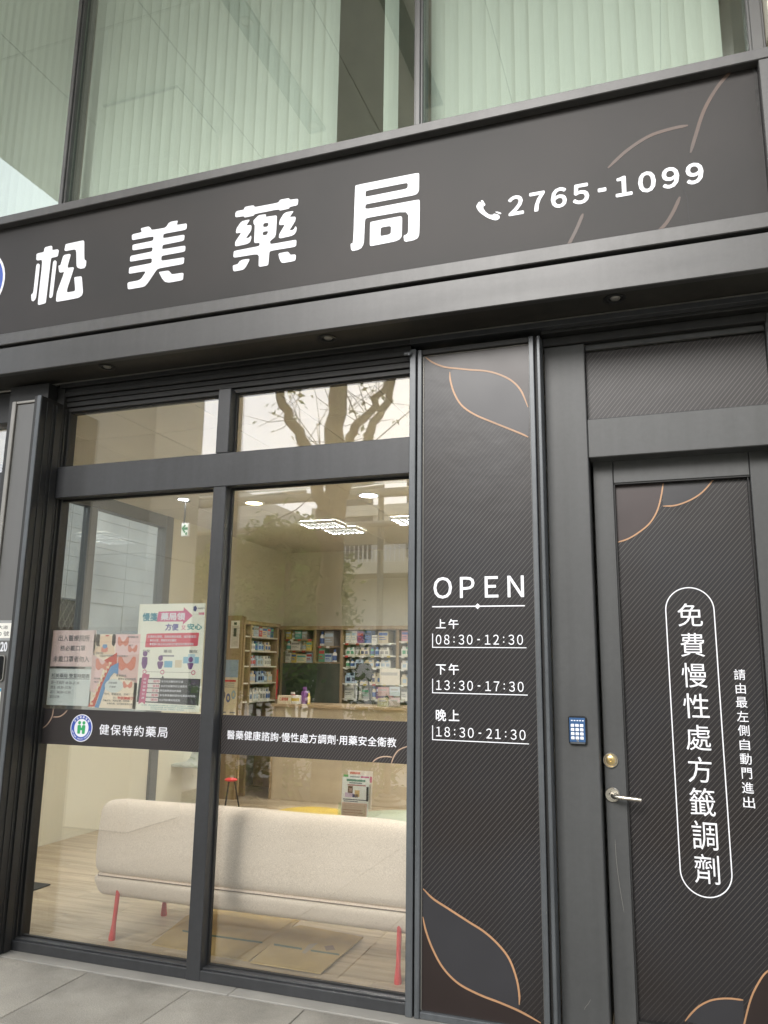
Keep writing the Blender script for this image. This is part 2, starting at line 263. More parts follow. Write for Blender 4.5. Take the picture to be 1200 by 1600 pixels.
# ------------------------------------------------------------------ helpers: meshes
class MB:
    def __init__(s): s.v = []; s.f = []; s.mi = []
    def add(s, vs_, fs, k=0):
        b = len(s.v); s.v += [tuple(p) for p in vs_]
        for f in fs: s.f.append(tuple(b+i for i in f)); s.mi.append(k)
        return s
    def box(s, x0, x1, y0, y1, z0, z1, c=0., k=0):
        x0, x1 = min(x0, x1), max(x0, x1); y0, y1 = min(y0, y1), max(y0, y1); z0, z1 = min(z0, z1), max(z0, z1)
        if c <= 0:
            return s.add([(x, y, z) for x in (x0, x1) for y in (y0, y1) for z in (z0, z1)],
                         [(0, 1, 3, 2), (4, 6, 7, 5), (0, 4, 5, 1), (2, 3, 7, 6), (0, 2, 6, 4), (1, 5, 7, 3)], k)
        c = min(c, .45*min(x1-x0, y1-y0, z1-z0))
        lo = (x0, y0, z0); hi = (x1, y1, z1); vs_ = []; idx = {}
        for sx in (0, 1):
            for sy in (0, 1):
                for sz in (0, 1):
                    S = (sx, sy, sz)
                    for a in range(3):
                        p = []
                        for b in range(3):
                            e = hi[b] if S[b] else lo[b]
                            if b != a: e += -c if S[b] else c
                            p.append(e)
                        idx[(S, a)] = len(vs_); vs_.append(p)
        fs = []
        cs = [(a, b, d) for a in (0, 1) for b in (0, 1) for d in (0, 1)]
        for a in range(3):
            b, d = [q for q in range(3) if q != a]
            for sg in (0, 1):
                ring = []
                for pb, pd in ((0, 0), (1, 0), (1, 1), (0, 1)):
                    S = [0, 0, 0]; S[a] = sg; S[b] = pb; S[d] = pd; ring.append(idx[(tuple(S), a)])
                fs.append(ring)
            for sb in (0, 1):
                for sdd in (0, 1):
                    S0 = [0, 0, 0]; S0[a] = 0; S0[b] = sb; S0[d] = sdd; S1 = list(S0); S1[a] = 1
                    fs.append([idx[(tuple(S0), b)], idx[(tuple(S1), b)], idx[(tuple(S1), d)], idx[(tuple(S0), d)]])
        for S in cs: fs.append([idx[(S, 0)], idx[(S, 1)], idx[(S, 2)]])
        cen = Vector(((x0+x1)/2, (y0+y1)/2, (z0+z1)/2)); o = []
        for f in fs:
            P = [Vector(vs_[i]) for i in f]; nn = (P[1]-P[0]).cross(P[2]-P[0]); ce = sum(P, Vector())/len(P)
            o.append(f if nn.dot(ce-cen) > 0 else f[::-1])
        return s.add(vs_, o, k)
    def tube(s, pts, rad, n=10, cap=True, k=0):
        pts = [Vector(p) for p in pts]; rs = rad if isinstance(rad, (list, tuple)) else [rad]*len(pts); b = len(s.v); ref = None
        for i, p in enumerate(pts):
            t = (pts[min(i+1, len(pts)-1)]-pts[max(i-1, 0)]).normalized()
            if ref is None: ref = t.orthogonal().normalized()
            ref = (ref - t*ref.dot(t)).normalized(); bi = t.cross(ref)
            for j in range(n):
                a = 2*math.pi*j/n; s.v.append(tuple(p + (ref*math.cos(a)+bi*math.sin(a))*rs[i]))
        for i in range(len(pts)-1):
            for j in range(n):
                s.f.append((b+i*n+j, b+i*n+(j+1) % n, b+(i+1)*n+(j+1) % n, b+(i+1)*n+j)); s.mi.append(k)
        if cap:
            s.f.append(tuple(b+j for j in range(n))[::-1]); s.mi.append(k)
            e = b+(len(pts)-1)*n; s.f.append(tuple(e+j for j in range(n))); s.mi.append(k)
        return s
    def lathe(s, prof, cx, cy, cz, n=20, axis='z', k=0):   # prof: (radius, height along axis)
        b = len(s.v)
        for r_, h in prof:
            for j in range(n):
                a = 2*math.pi*j/n; c_, s_ = r_*math.cos(a), r_*math.sin(a)
                s.v.append((cx+c_, cy+s_, cz+h) if axis == 'z' else (cx+c_, cy-h, cz+s_))
        for i in range(len(prof)-1):
            for j in range(n):
                s.f.append((b+i*n+j, b+i*n+(j+1) % n, b+(i+1)*n+(j+1) % n, b+(i+1)*n+j)); s.mi.append(k)
        s.f.append(tuple(b+j for j in range(n))[::-1]); s.mi.append(k)
        e = b+(len(prof)-1)*n; s.f.append(tuple(e+j for j in range(n))); s.mi.append(k)
        return s
    def prism_xy(s, poly, z0, z1, k=0):
        n = len(poly); a = sum(poly[i][0]*poly[(i+1) % n][1]-poly[(i+1) % n][0]*poly[i][1] for i in range(n))
        if a < 0: poly = poly[::-1]
        return s.add([(x, y, z0) for x, y in poly]+[(x, y, z1) for x, y in poly],
                     [tuple(range(n))[::-1], tuple(range(n, 2*n))]+[(i, (i+1) % n, n+(i+1) % n, n+i) for i in range(n)], k)
    def prism_yz(s, poly, x0, x1, k=0):
        n = len(poly)
        return s.add([(x0, y, z) for y, z in poly]+[(x1, y, z) for y, z in poly],
                     [tuple(range(n)), tuple(range(n, 2*n))[::-1]]+[(i, n+i, n+(i+1) % n, (i+1) % n) for i in range(n)], k)
    def quad(s, a, b, c, d, k=0): return s.add([a, b, c, d], [(0, 1, 2, 3)], k)

def wl(o):
    v = Vector((0, 0, 0))
    while o is not None: v += o.location; o = o.parent
    return v
def tag(o, label=None, cat=None, group=None, kind=None):
    for k_, v_ in (('label', label), ('category', cat), ('group', group), ('kind', kind)):
        if v_: o[k_] = v_
    return o
def thing(name, label, cat, loc=(0, 0, 0), group=None):
    o = bpy.data.objects.new(name, None); C.objects.link(o); o.location = loc; o.empty_display_size = .1
    return tag(o, label, cat, group)
def smooth(me, ang=None):
    for p in me.polygons: p.use_smooth = True
    if ang: 
        try: me.set_sharp_from_angle(angle=R(ang))
        except Exception: pass
def obj(name, mb, mats, parent=None, loc=None, sm=None, kind=None, fix=False):
    me = bpy.data.meshes.new(name)
    base = (wl(parent) if parent else Vector()) + (Vector(loc) if loc else Vector())
    me.from_pydata([(x-base.x, y-base.y, z-base.z) for x, y, z in mb.v], [], mb.f)
    for mt in (mats if isinstance(mats, (list, tuple)) else [mats]): me.materials.append(mt)
    if any(mb.mi): me.polygons.foreach_set('material_index', mb.mi)
    if fix:
        bm = bmesh.new(); bm.from_mesh(me); bmesh.ops.recalc_face_normals(bm, faces=bm.faces); bm.to_mesh(me); bm.free()
    if sm: smooth(me, sm)
    me.update()
    o = bpy.data.objects.new(name, me); C.objects.link(o)
    if parent: o.parent = parent
    if loc: o.location = loc
    if kind: o['kind'] = kind
    return o
def curve_mesh(cu):
    t = bpy.data.objects.new('tmp', cu); C.objects.link(t)
    dg = bpy.context.evaluated_depsgraph_get(); dg.update()
    me = bpy.data.meshes.new_from_object(t.evaluated_get(dg), depsgraph=dg)
    bpy.data.objects.remove(t); return me
def link_mesh(name, me, mt, parent, shift):
    me.name = name; base = wl(parent) if parent else Vector()
    me.transform(Matrix.Translation(Vector(shift)-base)); me.materials.clear(); me.materials.append(mt)
    o = bpy.data.objects.new(name, me); C.objects.link(o)
    if parent: o.parent = parent
    return o
TO_XZ = Matrix.Rotation(R(90), 4, 'X')       # drawing plane -> upright plane facing -y
def shape(name, outlines, Y, mt, parent, th=.001, rot=None):
    """upright sheet at y=Y (front face) filled from outlines of (x, z) points; inner outlines become holes"""
    cu = bpy.data.curves.new('c', 'CURVE'); cu.dimensions = '2D'; cu.fill_mode = 'BOTH'; cu.extrude = th/2
    for pl in outlines:
        sp = cu.splines.new('POLY'); sp.points.add(len(pl)-1); sp.use_cyclic_u = True
        for q, (x, z) in zip(sp.points, pl): q.co = (x, z, 0, 1)
    me = curve_mesh(cu); bpy.data.curves.remove(cu); me.transform(TO_XZ)
    return link_mesh(name, me, mt, parent, (0, Y+th/2, 0))
def text_me(body, bold=0., spacing=1.0, shear=0.):
    cu = bpy.data.curves.new('t', 'FONT'); cu.body = body; cu.size = 1.; cu.extrude = .004; cu.resolution_u = 3
    cu.space_character = spacing; cu.shear = shear
    if bold < 0: cu.offset = bold
    me = curve_mesh(cu); bpy.data.curves.remove(cu)
    if bold > 0:                                   # heavier weight: the same outlines laid over each other, slightly shifted
        bm = bmesh.new(); src = me.copy()
        for i, (dx, dy) in enumerate(((-1, 0), (1, 0), (0, -1), (0, 1), (-.7, -.7), (.7, .7), (-.7, .7), (.7, -.7))):
            m2 = src.copy(); m2.transform(Matrix.Translation((dx*bold, dy*bold, .0004*i))); bm.from_mesh(m2); bpy.data.meshes.remove(m2)
        bm.to_mesh(me); bm.free(); bpy.data.meshes.remove(src)
    return me
FULL = {ord(c): ord(c)+0xFEE0 for c in '0123456789:-OPEN'}     # wide forms of digits and capitals, as the printed lettering has
def bounds(me):
    xs = [v.co.x for v in me.vertices]; ys = [v.co.y for v in me.vertices]; return min(xs), max(xs), min(ys), max(ys)
def text(name, body, x0, z0, x1, z1, Y, mt, parent, bold=0., spacing=1.0, shear=0., proud=.0008):
    """lettering fitted into the rectangle x0..x1, z0..z1 on the plane y=Y; None for x1 keeps the natural width"""
    me = text_me(body, bold, spacing, shear)
    if not me.vertices: return None
    a, b, c, d = bounds(me)
    if z1 is None: sx = sz = (x1-x0)/(b-a)
    else:
        sz = (z1-z0)/(d-c); sx = sz if x1 is None else (x1-x0)/(b-a)
    me.transform(Matrix.Translation((-a, -c, 0))); me.transform(Matrix.Diagonal((sx, sz, proud/.008, 1))); me.transform(TO_XZ)
    return link_mesh(name, me, mt, parent, (x0, Y, z0))
def textpx(name, body, ll, ur, Y, mt, parent, **kw):
    a = at(*ll, Y); b = at(*ur, Y); return text(name, body, a.x, a.z, b.x, b.z, Y, mt, parent, **kw)
def digits(name, body, x0, z0, x1, z1, Y, mt, parent, bold=0., colon=.62, dash=.9):
    """row of evenly spaced figures fitted into a rectangle"""
    bm = bmesh.new(); x = 0.
    for ch in body:
        me = text_me(ch if ch in ':-' else ch.translate(FULL), bold); a, b, c, d = bounds(me); w_ = {':': colon, '-': dash}.get(ch, .80)
        me.transform(Matrix.Translation((x+w_/2-(a+b)/2, .37-(c+d)/2 if ch in ':-' else 0, 0))); bm.from_mesh(me); bpy.data.meshes.remove(me); x += w_
    me = bpy.data.meshes.new(name); bm.to_mesh(me); bm.free(); a, b, c, d = bounds(me)
    me.transform(Matrix.Translation((-a, -c, 0))); me.transform(Matrix.Diagonal(((x1-x0)/(b-a), (z1-z0)/(d-c), .0008/.008, 1))); me.transform(TO_XZ)
    return link_mesh(name, me, mt, parent, (x0, Y, z0))
def roundpoly(pl, r_=.25, n=2):
    o = []; k = len(pl)
    for i in range(k):
        p0, p1, p2 = Vector(pl[i-1]), Vector(pl[i]), Vector(pl[(i+1) % k])
        a = p1+(p0-p1)*r_; b = p1+(p2-p1)*r_
        for j in range(n+1):
            t = j/n; o.append(tuple(a*(1-t)**2+p1*2*t*(1-t)+b*t*t))
    return o
def smoothline(pts, n=6):
    o = []; P = [Vector(p) for p in pts]; P = [2*P[0]-P[1]]+P+[2*P[-1]-P[-2]]
    for i in range(1, len(P)-2):
        for j in range(n):
            t = j/n; a, b, c, d = P[i-1:i+3]
            o.append(.5*((2*b)+(c-a)*t+(2*a-5*b+4*c-d)*t*t+(3*b-a-3*c+d)*t**3))
    o.append(P[-2]); return o
def ribbon(pts, w_, n=6, taper=True):
    L_ = smoothline(pts, n); l = []; r_ = []
    for i, p in enumerate(L_):
        t = (L_[min(i+1, len(L_)-1)]-L_[max(i-1, 0)]).normalized(); nn = Vector((-t.y, t.x)); q = i/(len(L_)-1)
        ww = w_/2*(min(1., .45+6*q, .45+6*(1-q)) if taper else 1.)
        l.append(tuple(p+nn*ww)); r_.append(tuple(p-nn*ww))
    return l+r_[::-1]
def ring(cx, cz, r1, r2, n=40):
    return [[(cx+r_*math.cos(2*math.pi*i/n), cz+r_*math.sin(2*math.pi*i/n)) for i in range(n)] for r_ in (r1, r2)]
def disc(cx, cz, r_, n=36, sx=1., sz=1.): return [(cx+sx*r_*math.cos(2*math.pi*i/n), cz+sz*r_*math.sin(2*math.pi*i/n)) for i in range(n)]
def rect(x0, z0, x1, z1): return [(x0, z0), (x1, z0), (x1, z1), (x0, z1)]
def rrect(x0, z0, x1, z1, r_):
    o = []
    for cx, cz, a0 in ((x1-r_, z1-r_, 0), (x0+r_, z1-r_, 90), (x0+r_, z0+r_, 180), (x1-r_, z0+r_, 270)):
        for j in range(6): a = R(a0+18*j); o.append((cx+r_*math.cos(a), cz+r_*math.sin(a)))
    return o
def crop(ox, oy, sc, Y): return lambda pl: [xz(ox+x/sc, oy+y/sc, Y) for x, y in pl]
def copy_tree(o, parent=None):
    c = o.copy(); C.objects.link(c)
    if parent: c.parent = parent
    for ch in list(o.children): copy_tree(ch, c)
    return c
ORD = ['first', 'second', 'third', 'fourth', 'fifth', 'sixth', 'seventh', 'eighth', 'ninth', 'tenth', 'eleventh', 'twelfth', 'thirteenth', 'fourteenth', 'fifteenth', 'sixteenth', 'seventeenth', 'eighteenth', 'nineteenth', 'twentieth']

# ================================================================== THE SETTING
ground = obj('ground', MB().box(-160, 160, -220, 120, -.30, -.16), M['asphalt'], kind='structure')
pav = obj('pavement', MB().box(-26, 16, -12.4, -.001, -.14, -.028), M['paveout'], kind='structure')
sx0, SL = -2.857-.6075*4, .6075
sme = None
for j in range(9):
    for i in range(10):
        x, y = sx0+i*SL, -.088-(j+1)*SL
        if sme is None:
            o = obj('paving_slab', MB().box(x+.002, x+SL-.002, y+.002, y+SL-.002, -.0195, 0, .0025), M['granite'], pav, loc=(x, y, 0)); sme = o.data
        else:
            o = bpy.data.objects.new('paving_slab', sme); C.objects.link(o); o.parent = pav; o.location = (x, y, rnd.uniform(-.0012, .0008))
obj('joint_bed', MB().box(sx0, sx0+10*SL, -.088-9*SL, -.088, -.0275, -.020), M['soil'], pav)
obj('threshold_stone', MB().box(-5.4, -2.05, -.085, .14, -.03, .004, .003), M['sill_stone'], pav)
obj('threshold_stone', MB().box(-2.047, .66, -.085, .40, -.03, .004, .003), M['sill_stone'], pav)
obj('kerb', MB().box(-26, 16, -12.55, -12.402, -.155, -.02, .01), M['concrete'], kind='structure')
obj('road', MB().box(-60, 60, -17.5, -12.56, -.155, -.15), M['asphalt'], kind='structure')
ln = obj('road_marking', MB().box(-60, 60, -13.1, -12.98, -.149, -.146), flat('yellow_paint', (.60, .43, .07), .7), kind='structure')
obj('far_pavement', MB().box(-60, 60, -60, -17.51, -.155, -.02, .01), M['paveout'], kind='structure')

# interior shell
XL, XR, YB, ZC, ZF = -5.1, .56, 6.45, 3.15, .012
fl = obj('interior_floor', MB().box(XL-2, XR+.05, .15, YB+.1, -.2, ZF-.004), M['black'], kind='structure')
pme = {}
PLW, PLL = .152, 1.22
ang = R(0)
row = 0; y = .155
while y < 4.6:
    off = (row*.47) % PLL; x = XL-off
    while x < XR-.02:
        a, b = max(x, XL+.005), min(x+PLL, XR-.01)
        if b-a > .05:
            key = (round(b-a, 3))
            if key not in pme:
                o = obj('floor_plank', MB().box(a+.0007, b-.0007, y+.0007, y+PLW-.0007, ZF-.004, ZF, .0012), M['floor'], fl, loc=(a, y, 0)); pme[key] = o.data
            else:
                o = bpy.data.objects.new('floor_plank', pme[key]); C.objects.link(o); o.parent = fl; o.location = (a, y, 0)
        x += PLL
    y += PLW; row += 1
obj('floor_beyond', MB().box(XL, XR-.01, y, YB, ZF-.004, ZF), M['floor'], fl)
ce = obj('interior_ceiling', MB().box(XL-.1, XR+.1, .13, YB+.1, ZC+.012, ZC+.2), M['joint'], kind='structure')
cme = None
for i in range(10):
    for j in range(11):
        x, y = XL+i*.6, .17+j*.6
        if x+.58 > XR: continue
        if cme is None:
            o = obj('ceiling_tile', MB().box(x+.003, x+.597, y+.003, y+.597, ZC, ZC+.012, .002), M['ceil'], ce, loc=(x, y, 0)); cme = o.data
        else:
            o = bpy.data.objects.new('ceiling_tile', cme); C.objects.link(o); o.parent = ce; o.location = (x, y, 0)
obj('back_wall', MB().box(XL-.2, XR+.2, YB, YB+.15, 0, ZC+.02), M['cream'], kind='structure')
obj('side_wall', MB().box(XR, XR+.12, .42, YB-.001, 0, ZC+.02), M['cream'], kind='structure')
obj('left_wall', MB().box(XL-.12, XL, 3.605, YB-.001, 0, ZC+.02).box(XL-.12, XL, .16, 3.47, 0, .92), M['cream'], kind='structure')
obj('wall_above_window', MB().box(-5.6, -1.152, .14, .26, 3.13, 4.3).box(-1.15, XR+.1, .14, .26, 3.262, 4.3).box(-1.10, XR, .42, .50, 0, 3.13), M['cream'], kind='structure')

# arcade ceiling over the pavement
so_ = obj('arcade_soffit', MB().box(-7.72, 1.9, -4.22, -.06, 7.912, 8.4), M['joint'], kind='structure')
for i in range(6):
    x0 = -7.72+1.6034*i
    x1 = x0+1.6034
    obj('soffit_panel', MB().box(x0+.006, x1-.006, -4.22, -1.7, 7.9, 7.912, .002), M['ceil_ext'], so_)
    obj('soffit_panel', MB().box(x0+.006, x1-.006, -1.69, -.08, 7.9, 7.912, .002), M['ceil_ext'], so_)
obj('upper_facade', MB().box(-5.65, 1.9, .30, 9.0, 7.15, 8.4).box(-7.72, 1.9, -4.22, .29, 8.401, 10).box(-5.65, 1.9, -.02, .29, 6.996, 8.4), M['creamwall_ext'], kind='structure')

# render wall to the right of the shop front
rw = thing('side_facade_wall', 'cream rendered wall at the right end of the shop front', 'wall', (3, 0, 0))
obj('wall', MB().box(.665, 1.9, -.10, .30, 0, 6.99), M['creamwall_ext'], rw)
obj('upper_return', MB().box(.632, .664, -.10, .28, 4.575, 6.99), M['creamwall_ext'], rw)

# ================================================================== SHOP SIGN
SY, SF = -.245, -.195
def zS(px, py, Y=SY): return at(px, py, Y).z
z_top, z_tl, z_bt, z_bb = zS(600, 205), zS(600, 220), zS(600, 426), zS(600, 447)
XS0, XS1, XSI = -5.5, .625, .548
sign = thing('shop_sign', 'long dark shop sign with white characters and a telephone number above the window', 'sign', (-2.4, SY, z_bb))
obj('top_rail', MB().box(XS0, XS1, SY, -.02, z_tl, z_top, .004), M['sign_frame'], sign)
obj('bottom_rail', MB().box(XS0, XS1, SY, -.02, z_bb, z_bt, .004), M['sign_frame'], sign)
obj('end_rail', MB().box(XSI, XS1, SY+.001, -.02, z_bt+.001, z_tl-.001, .004), M['sign_frame'], sign)
face = obj('sign_face', MB().box(XS0, XSI-.001, SF, -.03, z_bt+.001, z_tl-.001), M['sign_film'], sign)
G = {
 'a': (crop(40, 370, 10.909, SF), [
  [(190,300),(210,285),(315,262),(325,200),(340,180),(440,153),(458,170),(458,232),(550,215),(570,235),(555,320),(540,340),(440,362),(430,420),(350,1110),(340,1135),(225,1165),(210,1140),(295,390),(205,405),(185,390)],
  [(185,490),(200,465),(225,458),(248,480),(185,1030),(165,1075),(130,1103),(105,1090),(98,985),(135,960)],
  [(470,440),(485,412),(510,403),(535,425),(465,1010),(450,1035),(425,1048),(405,1030)],
  [(668,215),(685,135),(700,125),(985,62),(1003,80),(1003,390),(1038,408),(1030,500),(1005,535),(940,547),(890,530),(872,500),(868,210),(690,245),(668,235)],
  [(640,340),(665,310),(755,293),(773,310),(708,535),(815,520),(828,535),(690,955),(830,932),(850,910),(833,700),(850,688),(945,675),(962,690),(980,940),(965,1000),(900,1045),(540,1110),(522,1095),(535,950),(668,595),(600,612),(575,600),(562,495),(598,485)]]),
 'b': (crop(190, 335, 10.909, SF), [
  [(180,430),(178,360),(200,340),(350,305),(328,240),(460,207),(490,225),(515,270),(740,232),(775,200),(800,155),(840,128),(965,105),(940,185),(1100,157),(1115,170),(1110,245),(1080,268),(740,330),(715,345),(708,412),(1055,350),(1075,360),(1070,430),(1045,455),(720,520),(700,535),(692,600),(1075,535),(1090,550),(1085,620),(1060,640),(700,705),(680,725),(678,797),(1055,735),(1070,745),(1062,830),(1040,850),(640,922),(600,945),(450,1170),(400,1225),(350,1242),(125,1280),(108,1265),(103,1180),(120,1160),(290,1128),(340,1095),(425,965),(140,1013),(125,1000),(135,915),(155,900),(500,835),(518,815),(520,745),(160,807),(145,795),(152,725),(175,705),(500,640),(525,625),(535,558),(205,615),(187,600),(190,530),(215,515),(520,455),(545,435),(550,373),(200,440)],
  [(640,990),(655,982),(795,960),(820,975),(860,1025),(1040,998),(1058,1010),(1050,1105),(1030,1125),(810,1165),(740,1150),(690,1090)]]),
 'c': (crop(355, 300, 10., SF), [
  [(130,330),(155,300),(262,280),(280,235),(415,210),(432,240),(800,170),(825,130),(840,122),(965,98),(985,125),(1100,108),(1112,125),(1105,195),(1085,212),(980,235),(965,262),(825,293),(805,272),(430,345),(415,372),(275,402),(260,380),(140,397),(130,385)],
  [(360,430),(298,527),(370,518),(382,535),(378,600),(290,730),(345,715),(375,680),(380,720),(360,785),(310,815),(140,852),(125,840),(128,780),(225,637),(150,647),(138,635),(150,570),(210,480),(245,455)],
  [(412,450),(440,420),(490,370),(520,362),(610,350),(600,393),(765,368),(780,385),(765,650),(745,710),(690,750),(668,780),(680,820),(1065,750),(1083,760),(1080,835),(1055,860),(690,920),(660,940),(645,1130),(625,1152),(510,1170),(493,1155),(500,965),(120,1028),(98,1015),(105,935),(130,920),(480,852),(510,835),(508,795),(440,800),(422,785),(435,520),(415,500)],
  [(570,495),(600,485),(640,485),(650,500),(635,540),(610,550),(575,550),(560,535)], [(565,625),(600,617),(635,613),(640,635),(620,670),(590,680),(560,675),(553,655)],
  [(1045,297),(975,395),(1060,388),(1072,400),(1068,450),(970,607),(1040,592),(1070,535),(1088,560),(1080,620),(1050,665),(1000,690),(830,727),(810,715),(815,660),(905,512),(830,520),(812,505),(825,440),(880,350),(920,320)],
  [(360,1045),(295,1170),(260,1210),(215,1225),(110,1243),(95,1225),(90,1155),(110,1145),(165,1130),(195,1085),(240,1060)],
  [(803,975),(820,958),(945,935),(965,950),(990,985),(1060,978),(1075,995),(1070,1060),(1050,1080),(880,1112),(845,1100),(820,1050)]]),
 'd': (crop(540, 260, 9.23, SF), [
  [(140,285),(160,272),(1045,95),(1063,110),(1060,350),(1030,400),(980,420),(310,545),(288,560),(285,625),(1055,480),(1072,495),(1065,980),(1040,1040),(980,1068),(870,1090),(845,1075),(837,1000),(880,985),(905,950),(907,640),(310,745),(280,770),(265,1110),(230,1180),(170,1210),(100,1222),(80,1200),(73,1120),(112,1105)],
  [(290,365),(310,352),(880,240),(900,255),(895,310),(860,330),(300,440),(287,430)],
  [(355,815),(375,800),(795,720),(817,735),(812,1010),(780,1055),(720,1083),(370,1152),(350,1140)], [(508,890),(530,880),(640,862),(658,875),(655,960),(630,985),(515,1008),(503,995)]]),
}
for k_ in 'abcd':
    f_, pls = G[k_]; shape('character', [roundpoly(f_(p), .22, 2) for p in pls], SF-.002, M['white'], sign, .002)
f_ = crop(730, 240, 3.158, SF)
shape('phone_icon', [roundpoly(f_([(43,262),(57,240),(66,238),(82,262),(78,268),(90,288),(110,303),(128,303),(133,296),(160,304),(160,322),(140,332),(100,318),(60,290)]), .3),
                     roundpoly(f_([(66,233),(76,230),(91,252),(84,261)]), .25), roundpoly(f_([(136,288),(150,287),(170,294),(164,301)]), .25)], SF-.002, M['white'], sign, .002)
a, b = at(794.3, 338.8, SF), at(1098, 252, SF)
digits('phone_number', '2765-1099', a.x, a.z, b.x, b.z, SF-.001, M['white'], sign, bold=.030, dash=.72)
for ln_ in ([(1090,215),(1040,275),(1000,345),(975,420),(958,478)], [(950,392),(900,402),(830,425),(760,470),(700,525)], [(622,668),(600,720),(573,772)], [(925,615),(905,660),(880,700),(848,732)]):
    shape('leaf_line', [ribbon([xz(600+x/2, y/2, SF) for x, y in ln_], .0165)], SF-.001, mat('dull_copper', (.075, .044, .031), .5, var=.35), sign, .001)
shape('glue_residue', [roundpoly([xz(1000+x/4, y/4, SF) for x, y in ((700,425),(722,430),(738,520),(742,620),(752,700),(758,760),(748,800),(744,720),(728,640),(720,560),(722,490),(706,450))], .3)], SF-.0008, mat('glue_grey', (.045, .044, .042), .8, var=.4, scale=40), sign, .0006)
shape('film_crease', [ribbon([xz(1000+x/4, y/4, SF) for x, y in ((238,985),(255,1090),(270,1170),(295,1240),(302,1320),(312,1400))], .0035)], SF-.0008, M['gasket'], sign, .0006)
# round scheme emblem at the left end of the sign (builder shared with the window band)
blue, green = flat('emblem_blue', (.035, .09, .42), .5), flat('emblem_green', (.04, .36, .13), .5)
def emblem(parent, cx, cz, r_, Y, sx=1.):
    e = shape('emblem', [disc(cx, cz, r_, sx=sx)], Y-.0008, M['white'], parent, .0008)
    shape('emblem_ring', [disc(cx, cz, r_*.93, sx=sx), disc(cx, cz, r_*.66, sx=sx)], Y-.0014, blue, e, .0006)
    q = lambda pl: [(cx+x*r_*sx, cz+z*r_) for x, z in pl]
    shape('emblem_figure', [roundpoly(q([(-.36,.16),(-.30,.22),(-.10,.22),(-.04,.14),(-.04,.02),(.04,.02),(.04,.14),(.10,.22),(.30,.22),(.36,.16),(.34,-.42),(.08,-.42),(.08,-.16),(-.08,-.16),(-.08,-.42),(-.34,-.42)]), .2),
                            disc(cx-.2*r_*sx, cz+.38*r_, .13*r_, 18, sx=sx), disc(cx+.2*r_*sx, cz+.38*r_, .13*r_, 18, sx=sx)], Y-.0014, green, e, .0006)
    for body, a0, a1, up, h in (('全民健康保險', 140, 40, 1, .19), ('NATIONAL HEALTH INSURANCE', 196, 344, -1, .14)):
        mb = None
        for i, ch in enumerate(body):
            if ch == ' ': continue
            a_ = R(a0+(a1-a0)*i/(len(body)-1)); me = text_me(ch, .01); x0, x1, y0, y1 = bounds(me)
            s_ = h*r_
            me.transform(Matrix.Translation((-(x0+x1)/2, -.36, 0))); me.transform(Matrix.Diagonal((s_, s_, .0006/.008, 1)))
            me.transform(Matrix.Rotation(a_-R(90) if up > 0 else a_+R(90), 4, 'Z')); me.transform(Matrix.Translation((.795*r_*math.cos(a_), .795*r_*math.sin(a_), 0)))
            me.transform(Matrix.Diagonal((sx, 1, 1, 1)))
            if mb is None: mb = bmesh.new()
            mb.from_mesh(me); bpy.data.meshes.remove(me)
        me = bpy.data.meshes.new('emblem_text'); mb.to_mesh(me); mb.free(); me.transform(TO_XZ)
        link_mesh('emblem_text', me, M['white'], e, (cx, Y-.0016, cz))
    return e
pe = at(3.5, 437, SF)
emblem(sign, at(7.5, 437, SF).x-.235, pe.z, .235, SF)

# ================================================================== FASCIA, SOFFIT AND DOWNLIGHTS
z_g, z_fb = zS(600, 453), zS(600, 502); ZS = 3.272
fas = thing('fascia_beam', 'plain grey metal fascia beam under the sign with a dark soffit', 'beam', (-2.4, SY, ZS))
obj('fascia_panel', MB().box(XS0, XS1+.035, SY+.002, -.20, ZS-.004, z_g, .004), M['fascia'], fas)
obj('shadow_gap', MB().box(XS0, XS1, -.20, -.10, z_g-.01, z_bb+.01), M['frame_dark'], fas)
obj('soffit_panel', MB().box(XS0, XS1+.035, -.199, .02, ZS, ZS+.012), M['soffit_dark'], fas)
obj('edge_trim', MB().box(XS0, XS1+.035, -.004, .02, ZS-.012, ZS-.001, .002), M['trim'], fas)
obj('beam_core', MB().box(XS0, XS1, -.099, .13, ZS+.013, z_top-.01), M['frame_dark'], fas)
for (px, py), wh in zip(((167, 573), (512, 528), (960, 466)), ('above the left panes, leftmost of three', 'above the mullion beside the opening hours panel', 'above the grey door, nearest the right end')):
    p = atz(px, py, ZS)
    t = thing('downlight', 'small black downlight in the dark soffit '+wh, 'downlight', (p.x, p.y, ZS), 'downlights in the soffit under the sign')
    obj('bezel', MB().lathe([(.050, -.001), (.050, -.006), (.044, -.008), (.033, -.006), (.031, -.0005), (.031, .0)], p.x, p.y, ZS, 24), M['black'], t, sm=40)
    obj('lens', MB().lathe([(.024, -.0005), (.020, -.006), (.008, -.008), (.001, -.0085)], p.x+.004, p.y, ZS, 16), M['trim'], t, sm=60)

